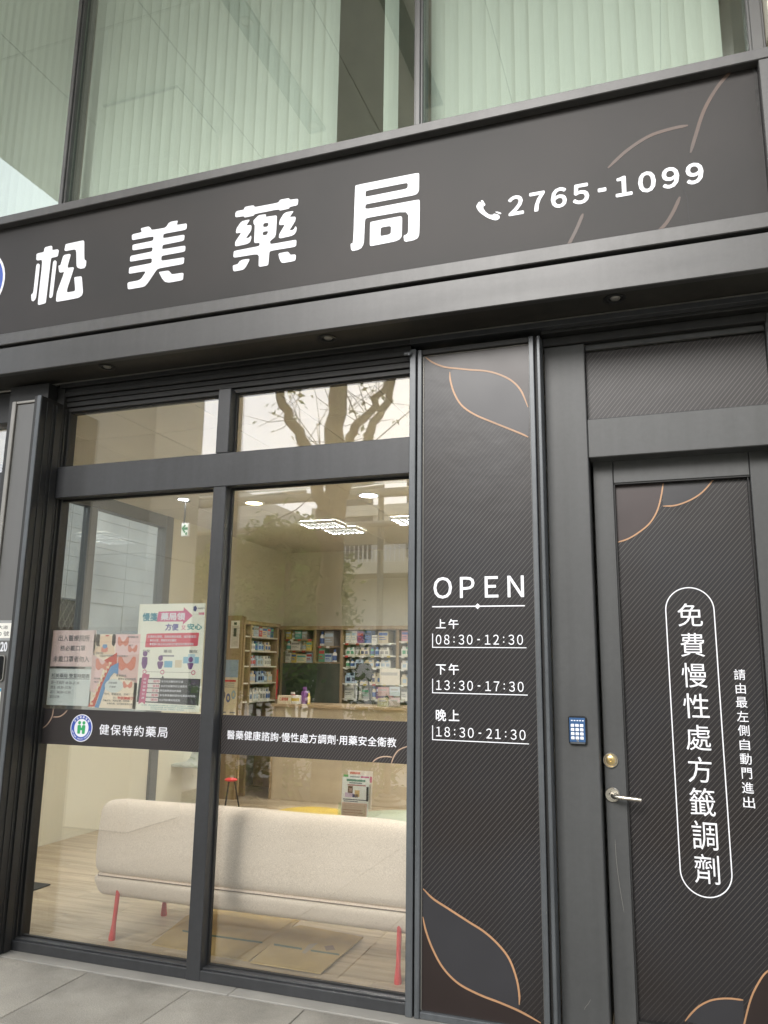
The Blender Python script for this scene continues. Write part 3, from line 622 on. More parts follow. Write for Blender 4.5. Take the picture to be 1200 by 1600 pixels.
# ================================================================== SHOP WINDOW
YG0, YG1 = .070, .080
WX0, WX1, MX0, MX1 = -3.448, -1.184, -2.338, -2.258
TZ0, TZ1, GZT, SZ = 2.53, 2.724, 3.095, .066
win = thing('shop_window', 'large dark framed shop window of four panes with a sofa behind it', 'window', (-2.3, 0, 0))
F = M['frame']; FD = M['frame_dark']
obj('sill', MB().box(WX0, WX1, 0, .069, .0045, SZ-.012, .003).box(WX0, WX1, .018, .10, SZ-.012, SZ-.004, .002), F, win)
obj('transom', MB().box(WX0, WX1, -.002, .069, TZ0, TZ1, .003), F, win)
obj('mullion', MB().box(MX0, MX1, -.003, .10, .004, TZ0-.001, .003), F, win)
obj('mullion', MB().box(MX0, MX1, -.003, .10, TZ1+.001, GZT+.01, .003), F, win)
hd = MB()
for z0, z1, y0 in ((3.232, 3.258, -.012), (3.206, 3.230, .012), (3.178, 3.204, .004), (3.150, 3.176, .022), (3.118, 3.148, .030), (GZT-.006, 3.116, .045)):
    hd.box(WX0-.03, WX1, y0, .12, z0, z1, .002)
obj('head_rail', hd, M['frame_dark'], win)
jzt = at(70, 617, -.18).z
jb = MB().box(-3.505, WX0, -.178, .0, .004, jzt, .002).box(-3.505, WX0, .001, .13, .004, 3.25, .002)
for y0, y1, d in ((-.135, -.128, .006), (-.085, -.078, .004), (-.06, -.012, .010), (.02, .03, .008), (.045, .068, .016)): jb.box(WX0-.001, WX0+d, y0, y1, .006, 3.1, .001)
obj('jamb', jb, FD, win)
obj('jamb_edge', MB().box(-3.478, WX0-.001, -.186, -.179, .004, jzt, .002), M['alu'], win)
obj('jamb', MB().box(WX1, -1.150, -.012, .13, .004, 3.20, .003), M['alu'], win)
gk = MB()
for x0, x1, z0, z1 in ((WX0, MX0, SZ, TZ0), (MX1, WX1, SZ, TZ0), (WX0, MX0, TZ1, GZT), (MX1, WX1, TZ1, GZT)):
    e = .010
    gk.box(x0, x0+e, .060, .069, z0, z1).box(x1-e, x1, .060, .069, z0, z1).box(x0+e, x1-e, .060, .069, z1-e*1.4, z1).box(x0+e, x1-e, .060, .069, z0-.004, z0+.004)
    obj('glass_pane', MB().box(x0+.001, x1-.001, YG0, YG1, z0-.005, z1-.001), M['glass'], win)
obj('gasket', gk, M['gasket'], win)
# printed bands across the lower panes (outside of the glass)
BY = YG0-.0012
def bandz(x0, x1, za, zb): return MB().box(x0, x1, BY, YG0-.0002, zb, za)
z1b, z0b = at(500, 1122.5, BY).z, at(500, 1186.5, BY).z
z1a, z0a = at(190, 1111, BY).z, at(190, 1168.7, BY).z
Mb = print_mat('band_print', (.022, .0185, .018), (.025, .023, .023), (.10, .09, .09), .0125, R(52), rough=.42, zc=1.18, zh=4.)
bl = obj('printed_band', bandz(WX0+.011, MX0-.011, z1a, z0a), Mb, win)
br_ = obj('printed_band', bandz(MX1+.011, WX1-.011, z1b, z0b), Mb, win)
textpx('lettering', '健保特約藥局', (154.6, 1147.6), (262.2, 1136), BY, M['white'], bl, bold=.008, spacing=1.2)
pc = at(127.3, 1137.5, BY); rr_ = (at(127.3, 1116, BY)-pc).z
emblem(bl, pc.x, pc.z, rr_, BY, sx=1.0)
textpx('lettering', '醫藥健康諮詢·慢性處方調劑·用藥安全衛教', (354.5, 1155), (619.3, 1152.5), BY, M['white'], br_, bold=.008, spacing=1.05)
cp2 = mat('pale_copper', (.42, .30, .22), .5, var=.15)
for pl, pr_ in (([(138,32),(133,70),(115,110),(85,145),(35,172)], bl), ([(228,40),(205,65),(175,82),(135,84)], bl)):
    shape('leaf_line', [ribbon([xz(50+x/4.138, 1100+y/4.138, BY) for x, y in pl], .0055)], BY-.0006, cp2, pr_, .0006)
for pl in ([(945,322),(970,302),(1000,291),(1030,289),(1060,293)], [(1056,328),(1070,290),(1095,255),(1125,238),(1153,229)]):
    shape('leaf_line', [ribbon([xz(330+x/3.75, 1105+y/3.75, BY) for x, y in pl], .0055)], BY-.0006, cp2, br_, .0006)

# ---------------------------------------------------------------- notices and posters taped inside the glass
PYg = YG1+.004
class Sheet:
    """printed sheet hanging behind the glass, drawn in u (0..1 left to right) and v (0..1 top to bottom)"""
    def __init__(s, name, label, cat, tl, br, col, group=None):
        a, b = at(*tl, PYg), at(*br, PYg); s.x0, s.z1, s.x1, s.z0 = a.x, a.z, b.x, b.z; s.w = s.x1-s.x0; s.h = s.z1-s.z0
        s.o = obj(name, MB().box(s.x0, s.x1, PYg, PYg+.0008, s.z0, s.z1), translucent(flat(name+'_paper', col, .7), col, .42)); tag(s.o, label, cat, group); s.k = 0
    def p(s, u, v): return (s.x0+u*s.w, s.z1-v*s.h)
    def poly(s, name, pls, col, lift=1, rnd_=0):
        pl2 = [[s.p(*q) for q in pl] for pl in pls]
        if rnd_: pl2 = [roundpoly(q, rnd_) for q in pl2]
        return shape(name, pl2, PYg-.0005*lift, col if not isinstance(col, tuple) else translucent(flat(name+'_ink', col, .7), col, .12), s.o, .0004)
    def rect(s, name, u0, v0, u1, v1, col, lift=1): return s.poly(name, [[(u0, v0), (u1, v0), (u1, v1), (u0, v1)]], col, lift)
    def text(s, body, u0, v0, u1, v1, col, lift=2, bold=.01, spacing=1.0):
        a, b = s.p(u0, v1), s.p(u1, v0)
        return text('lettering', body, a[0], a[1], b[0], b[1], PYg-.0005*lift, col if not isinstance(col, tuple) else flat('ink', col, .7), s.o, bold=bold, spacing=spacing, proud=.0004)
    def disc(s, name, u, v, r_, col, lift=1, sx=1.): 
        c = s.p(u, v); return shape(name, [disc(c[0], c[1], r_*s.w, 20, sx=sx)], PYg-.0005*lift, flat(name+'_ink', col, .7) if isinstance(col, tuple) else col, s.o, .0004)
slv = glass('plastic_sleeve', (.985, .985, .98), .025)
ink, inkg = flat('ink_dark', (.05, .05, .05), .7), flat('ink_grey', (.20, .21, .23), .7)
s1 = Sheet('notice', 'pink mask notice in a plastic sleeve, above the pale opening hours sheet', 'notice', (83.5, 985), (146.2, 1042), (.95, .85, .86), 'notices taped inside the window')
s1.text('出入醫療院所', .14, .13, .86, .30, inkg); s1.text('務必戴口罩', .20, .42, .78, .57, inkg); s1.text('未戴口罩者勿入', .06, .71, .89, .88, inkg)
s2 = Sheet('notice', 'pale blue opening hours sheet below the pink mask notice', 'notice', (77.8, 1044.5), (139.8, 1103.5), (.88, .94, .96), 'notices taped inside the window')
s2.text('松美藥局 營業時間表', .06, .13, .95, .25, inkg); s2.rect('rule', .05, .265, .95, .28, inkg)
for v_, tx, u1 in ((.34, '週一至週四  08:30~21:30', .72), (.47, '週五  08:30~17:30', .54), (.60, '週六  08:30~12:30', .54), (.73, '週日公休', .29)): s2.text(tx, .06, v_, u1, v_+.085, inkg, bold=0)
for s_ in (s1, s2): obj('sleeve', MB().box(s_.x0-.018, s_.x1+.018, PYg-.0018, PYg-.0014, s_.z0-.02, s_.z1+.02), slv, s_.o)
# health poster in the middle
s3 = Sheet('poster', 'pink and cream thyroid health poster with red and blue arrows', 'poster', (147.5, 991), (211.5, 1108), (.95, .89, .78), 'posters taped inside the window')
pk, skin, dk, rd, bu, or_ = (.92, .70, .69), (.93, .74, .56), (.07, .06, .06), (.68, .12, .09), (.16, .37, .66), (.80, .33, .25)
s3.poly('pink_panel', [[(.47,0),(1,0),(1,.46),(.5,.40)]], pk); s3.poly('pink_panel', [[(.47,.30),(1,.27),(1,.66),(.55,.54)]], (.83,.60,.56), 1.5); s3.poly('pink_panel', [[(0,.28),(.30,.38),(.12,.80),(0,.78)]], pk)
s3.poly('neck', [[(.13,.02),(.42,.02),(.42,.13),(.46,.20),(.48,.27),(.0,.27),(.05,.19),(.15,.15)]], skin, 2, .2)
s3.poly('hair', [[(.06,.0),(.13,.0),(.13,.14),(.15,.17),(.07,.16),(.04,.08)]], dk, 3, .2); s3.poly('hair', [[(.40,.0),(.47,.0),(.48,.12),(.45,.17),(.40,.14)]], dk, 3, .2)
s3.poly('mouth', [[(.24,.015),(.29,.01),(.34,.015),(.31,.03),(.26,.03)]], rd, 3, .25)
s3.poly('throat', [[(.21,.14),(.30,.14),(.31,.19),(.25,.20),(.20,.19)]], bu, 3, .25); s3.poly('gland', [[(.18,.18),(.22,.18),(.25,.21),(.29,.18),(.33,.19),(.32,.24),(.25,.25),(.18,.24)]], or_, 3.5, .25)
def gland(u, v, w_, h_, col): s3.poly('gland', [[(u,v),(u+.18*w_,v-.05*h_),(u+.35*w_,v+.35*h_),(u+.5*w_,v+.5*h_),(u+.65*w_,v+.35*h_),(u+.82*w_,v-.05*h_),(u+w_,v),(u+.98*w_,v+.75*h_),(u+.75*w_,v+h_),(u+.5*w_,v+.72*h_),(u+.25*w_,v+h_),(u+.03*w_,v+.75*h_)]], col, 3, .25)
gland(.52, .04, .24, .13, or_); gland(.75, .15, .20, .10, or_); gland(.56, .31, .38, .19, (.78,.27,.19)); gland(.70, .64, .20, .09, or_); gland(.08, .34, .3, .16, or_)
s3.poly('red_arrow', [[(.0,.99),(.02,.94),(.10,.90),(.20,.70),(.30,.53),(.40,.42),(.26,.36),(.53,.25),(.54,.42),(.47,.42),(.36,.54),(.25,.72),(.16,.93),(.14,.985)]], rd, 4)
s3.poly('blue_arrow', [[(.14,.995),(.20,.88),(.26,.70),(.35,.55),(.42,.44),(.58,.385),(.59,.545),(.50,.525),(.43,.58),(.34,.72),(.28,.88),(.23,1.0)]], bu, 5)
for i in range(9):
    t = i/8; s3.poly('arrow_mark', [[(.07+.33*t+du, .945-.55*t**.8+dv) for du, dv in ((-.03,-.016),(.03,-.012),(.025,.02),(-.035,.016))]], (.90,.74,.52), 4.6)
s3.poly('bubble', [disc(.52, .70, .17, 24, 1.15, .55)], (.78,.84,.80), 5.5)
for tx, a in (('是脖子粗，', (.08,.245,.24,.275)), ('可能是甲狀腺？', (.16,.28,.47,.31)), ('甲狀腺機能亢進', (.74,.025,.96,.05)), ('低下', (.78,.14,.86,.165)), ('甲狀腺腫大', (.53,.285,.77,.31)),
              ('體重變化', (.55,.545,.77,.575)), ('經常容易覺得疲倦', (.60,.59,.97,.62)), ('月經週期', (.40,.645,.58,.675)), ('不規律', (.42,.70,.56,.73)), ('肌肉痠', (.08,.595,.22,.62)), ('無力', (.09,.64,.19,.665)),
              ('怕冷、體重增加、便秘？', (.33,.795,.86,.825)), ('當心', (.52,.845,.60,.87)), ('治療方法：藥物治療、放射碘、', (.30,.885,.88,.91)), ('手術治療、請與醫師藥師討論', (.40,.925,.94,.95))):
    s3.text(tx, *a, inkg, 6.5, .0)
s3.text('甲狀腺病了!', .62, .84, .97, .88, (.66,.06,.05), 6.5, .02)
# tall prescription poster
s4 = Sheet('poster', 'tall white prescription refill poster with a pink arrow headline', 'poster', (218.5, 944), (311.5, 1113), (.92, .94, .88), 'posters taped inside the window')
teal, mag, prp, dkp = (.05, .26, .36), (.68, .14, .30), (.19, .08, .26), (.055, .06, .072)
s4.poly('headline_arrow', [[(.30,.075),(.68,.07),(.68,.035),(.82,.115),(.68,.20),(.68,.17),(.28,.17)]], mag)
s4.text('慢箋', .06, .085, .29, .165, teal, 2, .03); s4.text('藥局領', .34, .085, .71, .16, M['white'], 2, .03)
s4.text('方便', .42, .19, .62, .255, (.10,.10,.36), 2, .03); s4.text('又', .66, .21, .73, .25, mag, 2, .02); s4.text('安心', .75, .19, .97, .25, (.05,.30,.33), 2, .03)
s4.poly('ribbon_icon', [disc(.85, .05, .03, 5)], (.10,.10,.28)); s4.text('慢性病連續處方箋', .89, .04, .99, .055, inkg, 2, 0); s4.text('防疫專區', .91, .085, .99, .11, mag, 2, .03)
s4.poly('pink_box', [[(.14,.285),(.93,.275),(.92,.40),(.13,.415)]], (.74,.12,.18), 1, .05)
s4.text('武漢肺炎期間，為降低傳染風險，強烈建議您：', .16, .30, .90, .325, M['white'], 2, .01); s4.text('●非必要，請避免前往醫院', .20, .335, .60, .36, M['white'], 2, .01); s4.text('●慢箋可就近到住家附近的健保特約藥局領取', .20, .37, .86, .395, M['white'], 2, .01)
for tx, u0, u1 in (('住家', .10, .21), ('藥局', .42, .54), ('醫院', .80, .92)): s4.text(tx, u0, .435, u1, .465, inkg, 2, .01)
for u, hh in ((.14, .16), (.38, .12), (.83, .11)):
    s4.disc('figure_head', u, .615-hh+.02, .035, prp, 3); s4.poly('figure_body', [[(u-.04,.615-hh+.05),(u+.04,.615-hh+.05),(u+.045,.57),(u+.02,.615),(u-.02,.615),(u-.045,.57)]], prp, 3, .15)
s4.rect('counter_block', .44, .54, .56, .60, (.24,.52,.70)); s4.rect('hospital', .72, .50, .95, .56, (.30,.58,.74)); s4.rect('hospital', .79, .475, .89, .555, (.50,.70,.80), 1.5); s4.rect('roof_block', .38, .485, .58, .50, (.35,.35,.40)); s4.rect('figure', .60, .53, .70, .60, (.80,.72,.55))
s4.rect('step_line', .15, .642, .88, .645, (.2,.2,.2), 1)
for u in (.15, .42, .88):
    s4.disc('step_dot', u, .644, .03, (.60,.10,.22), 2); s4.disc('step_dot', u, .644, .02, (.82,.82,.78), 3)
s4.poly('dark_box', [[(.08,.70),(.41,.70),(.43,.675),(.45,.70),(.99,.70),(.98,.94),(.06,.925)]], dkp, 1)
s4.poly('ribbon', [[(.12,.665),(.23,.665),(.19,.945),(.145,.925),(.09,.945)]], (.62,.14,.27), 2); s4.text('疫', .145, .70, .19, .72, M['white'], 3); s4.text('情', .142, .735, .187, .755, M['white'], 3); s4.text('領', .139, .77, .184, .79, M['white'], 3); s4.text('藥', .136, .805, .181, .825, M['white'], 3); s4.text('好', .133, .84, .178, .86, M['white'], 3); s4.text('處', .13, .875, .175, .895, M['white'], 3)
for i, (a_, b_, u1) in enumerate((('省時', '省去往返醫院的交通', .74), ('省錢', '省去往返醫院的交通費用', .80), ('安全', '降低群聚感染的風險', .72), ('服務', '享受專業藥師提供用藥諮詢服務', .93), ('便利', '全台特約藥局密度高', .71))):
    v_ = .712+.0425*i; u = .21-.004*i
    s4.poly('tab', [[(u,v_),(u+.19,v_),(u+.19,v_+.036),(u,v_+.036)]], (.82,.80,.76), 2, .15); s4.text(a_, u+.08, v_+.006, u+.18, v_+.03, (.62,.12,.20), 3, .01); s4.text(b_, u+.205, v_+.007, u1, v_+.028, M['white'], 3, .01)
s4.rect('photo_patch', .86, .71, .97, .76, (.10,.08,.12), 2); s4.rect('photo_patch', .86, .765, .965, .83, (.07,.10,.06), 2)
for v_, u0, u1, tx in ((.945,.14,.94,'貼心提醒：領藥時請攜帶健保卡及連續處方箋，代領者請攜帶身分證明文件，並請配戴口罩'), (.962,.28,.93,'請依藥師指示按時服藥，如有不適請儘速回診，可先來電詢問藥局是否備有藥品'), (.979,.28,.78,'居家隔離者請勿親自領藥，可委請親友代為領取藥品')): s4.text(tx, u0, v_, u1, v_+.012, (.30,.48,.52), 2, 0)

# ================================================================== PIER AND ITS PLATES
PY0 = -.10
px_ = lambda x, y: at(x, y, PY0).x
xr1, xr0, xl1, xl0 = px_(62, 640), px_(56, 640), px_(25.5, 640), px_(19.5, 640)
zpt = at(40, 626, PY0).z
pier = thing('metal_pier', 'grey metal clad pier with narrow raised trims left of the shop window', 'pier', ((xl0+xr1)/2, PY0, 0))
obj('pier_core', MB().box(xl0-.06, -3.508, PY0+.03, .20, .004, 3.25), FD, pier)
obj('pier_panel', MB().box(xl1+.002, xr0-.002, PY0+.004, PY0+.029, .004, zpt-.02, .003), mat('pier_grey', (.125, .125, .122), .42, metal=.1, var=.12, scale=2, stretch=(2, 2, .5)), pier)
obj('pier_trim', MB().box(xr0, xr1, PY0-.008, PY0+.029, .004, zpt, .003), M['trim'], pier)
obj('pier_trim', MB().box(xl0, xl1, PY0-.008, PY0+.029, .004, zpt, .003), M['trim'], pier)
obj('pier_trim', MB().box(xl1+.001, xr0-.001, PY0-.006, PY0+.029, zpt-.018, zpt-.001, .003), M['trim'], pier)
PF = PY0+.003
a, b = at(-22, 997, PF), at(18.5, 973.5, PF)
ap = tag(obj('address_plate', MB().box(a.x, b.x, PF-.003, PF, a.z, b.z, .001), M['paper']), 'small white address plate in a grey sleeve on the pier', 'plate')
obj('plate_sleeve', MB().box(a.x-.01, b.x+.012, PF-.0022, PF-.0002, a.z-.014, b.z+.016), mat('sleeve_grey', (.30, .31, .31), .3), ap)
text('lettering', '市民大道', a.x+.01, (a.z+b.z)/2+.008, b.x-.022, b.z-.014, PF-.0032, ink, ap)
text('lettering', '320 號', a.x+.055, a.z+.012, b.x-.01, (a.z+b.z)/2-.004, PF-.0032, ink, ap)
a, b = at(-5, 1018, PF), at(12.3, 1003, PF)
hn = text('house_number', '320', a.x, a.z, b.x, b.z, PF, M['white'], None, bold=.02, proud=.003); tag(hn, 'white house number on the grey pier below the address plate', 'number')
a, b = at(-30, 1064, PF), at(10, 1023.5, PF)
ip = thing('intercom_panel', 'black glass intercom panel with a pale rim on the grey pier', 'intercom', ((a.x+b.x)/2, PF, a.z))
shape('panel_rim', [rrect(a.x, a.z, b.x, b.z, .02), rrect(a.x+.006, a.z+.006, b.x-.006, b.z-.006, .016)], PF-.008, M['trim'], ip, .008)
shape('panel_glass', [rrect(a.x+.0062, a.z+.0062, b.x-.0062, b.z-.0062, .0155)], PF-.007, mat('black_glass', (.012, .012, .012), .06, var=.1), ip, .006)
a, b = at(-20, 1100, PF), at(2.4, 1075, PF)
st_ = tag(obj('sticker', MB().box(a.x, b.x, PF-.0012, PF-.0002, a.z, b.z).box(a.x, b.x, PF-.0018, PF-.0013, b.z-.02, b.z-.002, k=1), [M['paper'], flat('sticker_blue', (.07, .28, .42), .5)]), 'white sticker with a blue top edge on the pier below the black panel', 'sticker')

p = at(68, 611.5, -.02)
tag(obj('cable_clip', MB().box(p.x-.012, p.x+.012, -.03, -.013, p.z-.012, p.z+.012, .003), M['white']), 'tiny white plastic clip under the soffit at the top of the pier', 'clip')
p = at(640, 553.5, -.02)
tag(obj('corner_bracket', MB().box(p.x-.03, p.x+.012, -.030, -.0135, p.z-.006, p.z+.012, .004).box(p.x-.005, p.x+.005, -.036, -.029, p.z-.012, p.z+.004, .002), M['alu']), 'small grey bracket at the head of the window beside the striped panel', 'bracket')
# narrow window left of the pier
sw = thing('side_window', 'dark framed window left of the grey pier, cut off by the picture edge', 'window', (-4.7, 0, 0))
xsr = px_(9.5, 700)-.01
obj('frame', MB().box(-5.45, xsr-.002, 0, .10, TZ0, TZ1, .003).box(-5.45, xsr, 0, .10, .004, .06, .003).box(-5.5, -5.45, -.05, .13, .004, 3.25, .003), F, sw)
obj('jamb', MB().box(xsr, xl0-.061, -.06, .12, .004, 3.22, .003), FD, sw)
obj('head_rail', MB().box(-5.45, xsr, .0, .12, 3.05, 3.25, .003), FD, sw)
obj('glass_pane', MB().box(-5.449, xsr-.001, YG0, YG1, .06, TZ0-.001), M['glass'], sw); obj('glass_pane', MB().box(-5.449, xsr-.001, YG0, YG1, TZ1+.001, 3.049), M['glass'], sw)
ew = thing('end_facade_wall', 'narrow rendered wall end at the left end of the shop front', 'wall', (-6, 0, 0))
obj('wall', MB().box(-5.68, -5.51, -.05, .30, 0, 4.3), M['creamwall_ext'], ew)

# ================================================================== OPENING HOURS PANEL
OX0, OX1, OY, OZT = -1.112, -.5615, .012, 3.158
op = thing('opening_hours_panel', 'tall dark striped panel printed with OPEN and three opening times', 'panel', (-.84, 0, 0))
pf = obj('printed_face', MB().box(OX0, OX1, OY, OY+.02, .034, OZT), M['print'], op)
obj('frame', MB().box(-1.140, -1.117, -.014, .10, .004, 3.19, .003), M['alu'], op); obj('frame', MB().box(-.560, -.535, -.014, .10, .004, 3.19, .003), M['alu'], op)
obj('frame', MB().box(-.520, -.503, -.014, .10, .004, 3.19, .003), M['alu'], op)
obj('channel', MB().box(-1.149, -1.141, .012, .10, .004, 3.19).box(-.534, -.521, .012, .10, .004, 3.19), M['gasket'], op)
obj('frame', MB().box(-1.1165, -.5605, -.010, .09, OZT+.004, 3.19, .003), FD, op); obj('frame', MB().box(-1.1165, -.5605, -.010, .09, .004, .033, .003), M['alu'], op)
obj('edge_strip', MB().box(OX0-.004, OX0+.001, OY-.004, OY-.0005, .034, OZT+.002).box(OX1-.002, OX1+.0015, OY-.004, OY-.0005, .034, OZT+.002).box(OX0+.001, OX1-.002, OY-.004, OY-.0005, OZT-.002, OZT+.003), M['trim'], op)
c1 = lambda pl: [xz(640+x/5.4545, 530+y/5.4545, OY) for x, y in pl]; c2 = lambda pl: [xz(640+x/5.4545, 1370+y/5.4545, OY) for x, y in pl]
A1 = [(130,150),(200,200),(300,238),(400,250),(520,262),(650,272),(760,300),(870,355),(950,440),(1010,580)]
B1 = [(343,280),(350,360),(385,470),(450,570),(560,645),(700,705),(850,765),(960,810),(1012,836)]
C1 = [(115,100),(200,185),(330,270),(500,380),(640,470),(760,580),(850,700),(910,860),(935,1000),(935,1090)]
D1 = [(114,340),(140,460),(200,620),(290,780),(420,910),(600,1005),(780,1075),(950,1150),(1120,1245)]
def fill(pts, mt, lift=1): 
    q = []
    for p in pts: q.append((min(max(p[0], OX0+.002), OX1-.002), min(max(p[1], .036), OZT-.003)))
    return shape('leaf_fill', [q], OY-.0006*lift, mt, op, .0005)
sm_ = lambda pl: [tuple(v) for v in smoothline(pl, 5)]
fill(sm_(c1(B1))+[(OX1, xz(640+1012/5.4545, 530+580/5.4545, OY)[1])]+sm_(c1(A1[::-1]))[:32], M['print_blue'])
fill(sm_(c1(A1))+[(OX1, OZT), (OX0, OZT)], M['print_brown'], 2)
fill(sm_(c2(C1))+[xz(640+935/5.4545, 1370+1130/5.4545, OY)]+sm_(c2(D1[:8][::-1])), M['print_blue'])
fill(sm_(c2(D1))+[(OX1, .036), (OX0, .036)], M['print_brown'], 2)
for pl, f_ in ((A1, c1), (B1, c1), (C1, c2), (D1, c2)):
    shape('leaf_line', [[(min(max(x, OX0+.002), OX1-.002), max(z, .036)) for x, z in ribbon(f_(pl), .0088)]], OY-.0022, M['copper'], op, .0008)
LY_ = OY
textpx('lettering', 'OPEN'.translate(FULL), (677.3, 935.6), (818.2, 898.5), LY_, M['white'], op, bold=.010, spacing=.86)
def stroke(name, pts, wd, Y, mt, parent, lift=.0008):
    return shape(name, [ribbon(pts, wd, n=1, taper=False)], Y-lift, mt, parent, .0007)
stroke('rule', [xz(675.4, 948, LY_), xz(820, 946.4, LY_)], .0055, LY_, M['white'], op)
dm = xz(746.4, 947.3, LY_); shape('diamond', [[(dm[0]-.014, dm[1]), (dm[0], dm[1]+.014), (dm[0]+.014, dm[1]), (dm[0], dm[1]-.014)]], LY_-.0016, M['white'], op, .0007)
for tx, ll, ur, hrs, l2, u2, br2 in (('上午', (681, 982.6), (716.4, 967), '08:30-12:30', (681, 1007), (817, 991.6), ((180,650),(180,757),(913,763))),
                               ('下午', (681, 1054), (717, 1037), '13:30-17:30', (681.4, 1078), (818, 1065.3), ((180,1003),(180,1112),(923,1135))),
                               ('晚上', (681, 1126.6), (717.6, 1109), '18:30-21:30', (681.4, 1150.6), (821, 1140.6), ((180,1367),(180,1478),(933,1517)))):
    textpx('lettering', tx, ll, ur, LY_, M['white'], op, bold=.014, spacing=1.35); (lambda a, b: digits('lettering', hrs, a.x, a.z, b.x, b.z, LY_, M['white'], op))(at(*l2, LY_), at(*u2, LY_))
    q = [xz(640+x/5, 860+y/5, LY_) for x, y in br2]
    stroke('rule', [q[0], (q[0][0], q[1][1])], .004, LY_, M['white'], op); stroke('rule', [(q[0][0]-.002, q[1][1]), (q[2][0], q[1][1])], .004, LY_, M['white'], op, .0016)

# ================================================================== DOORWAY
DY, LY, PY = .10, .20, .232
dx0, dx1 = -.500, at(930, 1000, DY).x
bz0, bz1 = at(1000, 709.5, DY).z, at(1000, 648, DY).z
LRX = at(1183, 900, PY).x
lfx1 = LRX+.10
tzt = at(1000, 541, .15).z
HDZ = 3.23
df = thing('door_frame', 'grey steel door frame with a dark striped fanlight panel over the door', 'door frame', (0, DY, 0))
obj('column', MB().box(dx0, dx1, DY, .40, .004, tzt+.03, .004), M['door_grey'], df)
obj('column', MB().box(lfx1+.006, .664, DY, .40, .004, HDZ, .004), M['door_grey'], df)
obj('transom', MB().box(dx1+.0015, lfx1+.005, DY+.001, .40, bz0, bz1, .004), M['door_grey'], df)
obj('head_rail', MB().box(-.502, lfx1+.005, DY-.015, .40, tzt+.031, tzt+.075, .003).box(-.502, .664, DY-.07, .40, tzt+.077, tzt+.105, .003), FD, df)
obj('head_rail', MB().box(-.502, .664, .012, .40, tzt+.107, HDZ, .003).box(-1.183, .664, -.012, .11, HDZ+.001, 3.259, .002), F, df)
obj('fanlight_rail', MB().box(dx1+.0015, lfx1+.005, .125, .145, tzt, tzt+.030, .003), M['door_grey'], df)
obj('fanlight_panel', MB().box(dx1+.002, lfx1+.004, .15, .17, bz1+.001, tzt-.001), print_mat('fanlight_print', (.016, .0135, .013), (.019, .017, .0175), (.085, .077, .075), .0172, R(50), rough=.42, zc=2.8, zh=5.), df)
shape('scratch', [ribbon([xz(870+x/6, 1400+y/6, DY) for x, y in ((318,970),(295,1010),(270,1040),(258,1065))], 0.0011)], DY-.0006, M['trim'], df, .0004)
kp = at(903, 1140.5, DY)
door = thing('steel_door', 'grey steel door with a dark striped film, lever handle and vertical white lettering', 'door', (.1, LY, 0))
lx0 = dx1+.012; lzt = bz0+.02; pzb = at(998, 1597, PY).z; pzt = at(1060, 751.5, PY).z; plx = at(957.5, 766, PY).x+.006
obj('stile', MB().box(lx0, plx-.001, LY, .25, .012, lzt, .003), M['door_grey'], door)
obj('stile', MB().box(LRX+.001, lfx1, LY, .25, .012, lzt, .003), M['door_grey'], door)
obj('rail', MB().box(plx+.0005, LRX-.0005, LY+.001, .25, pzt+.001, lzt, .003), M['door_grey'], door)
obj('rail', MB().box(plx+.0005, LRX-.0005, LY+.001, .25, .012, pzb-.001, .003), M['door_grey'], door)
obj('glazing_bead', MB().box(plx, plx+.006, LY+.004, PY, pzb, pzt, .001).box(LRX-.012, LRX-.006, LY+.010, PY, pzb, pzt, .001).box(plx, LRX, LY+.004, PY, pzt-.006, pzt, .001).box(plx, LRX, LY+.004, PY, pzb, pzb+.012, .001), M['gasket'], door)
obj('printed_film', MB().box(plx, LRX, PY, PY+.012, pzb, pzt), M['print'], door)
cd1 = lambda pl: [xz(940+x/4.615, 740+y/4.615, PY) for x, y in pl]; cd2 = lambda pl: [xz(1040+x/7.5, 1490+y/7.5, PY) for x, y in pl]
E1 = [(447,45),(430,160),(400,270),(345,360),(260,430),(180,475),(98,499)]; F1 = [(443,235),(530,230),(620,200),(700,155),(760,100),(815,30)]
G1 = [(228,790),(310,690),(400,610),(520,550),(640,527),(760,525),(850,535),(910,543)]; H1 = [(905,900),(920,825),(950,700),(985,570),(1030,450),(1100,320),(1160,235),(1240,170)]
def dclip(pl): return [(min(max(x, plx+.007), LRX-.013), min(max(z, pzb+.013), pzt-.007)) for x, z in pl]
shape('leaf_fill', [dclip(sm_(cd1(E1))+[(plx, pzt)])], PY-.0006, mat('print_mauve', (.036, .024, .024), .38), door, .0005)
shape('leaf_fill', [dclip(sm_(cd1(F1))+[cd1([(447,45)])[0], cd1([(440,140)])[0]])], PY-.0006, M['print_blue'], door, .0005)
shape('leaf_fill', [dclip(sm_(cd2(G1))+[(xz(1162, 1600, PY)[0], pzb)])], PY-.0006, M['print_blue'], door, .0005)
shape('leaf_fill', [dclip(sm_(cd2(H1))+[(LRX, pzb)])], PY-.0012, M['print_brown'], door, .0005)
for pl, f_ in ((E1, cd1), (F1, cd1), (G1, cd2), (H1, cd2)): shape('leaf_line', [dclip(ribbon(f_(pl), .0070))], PY-.0022, M['copper'], door, .0008)
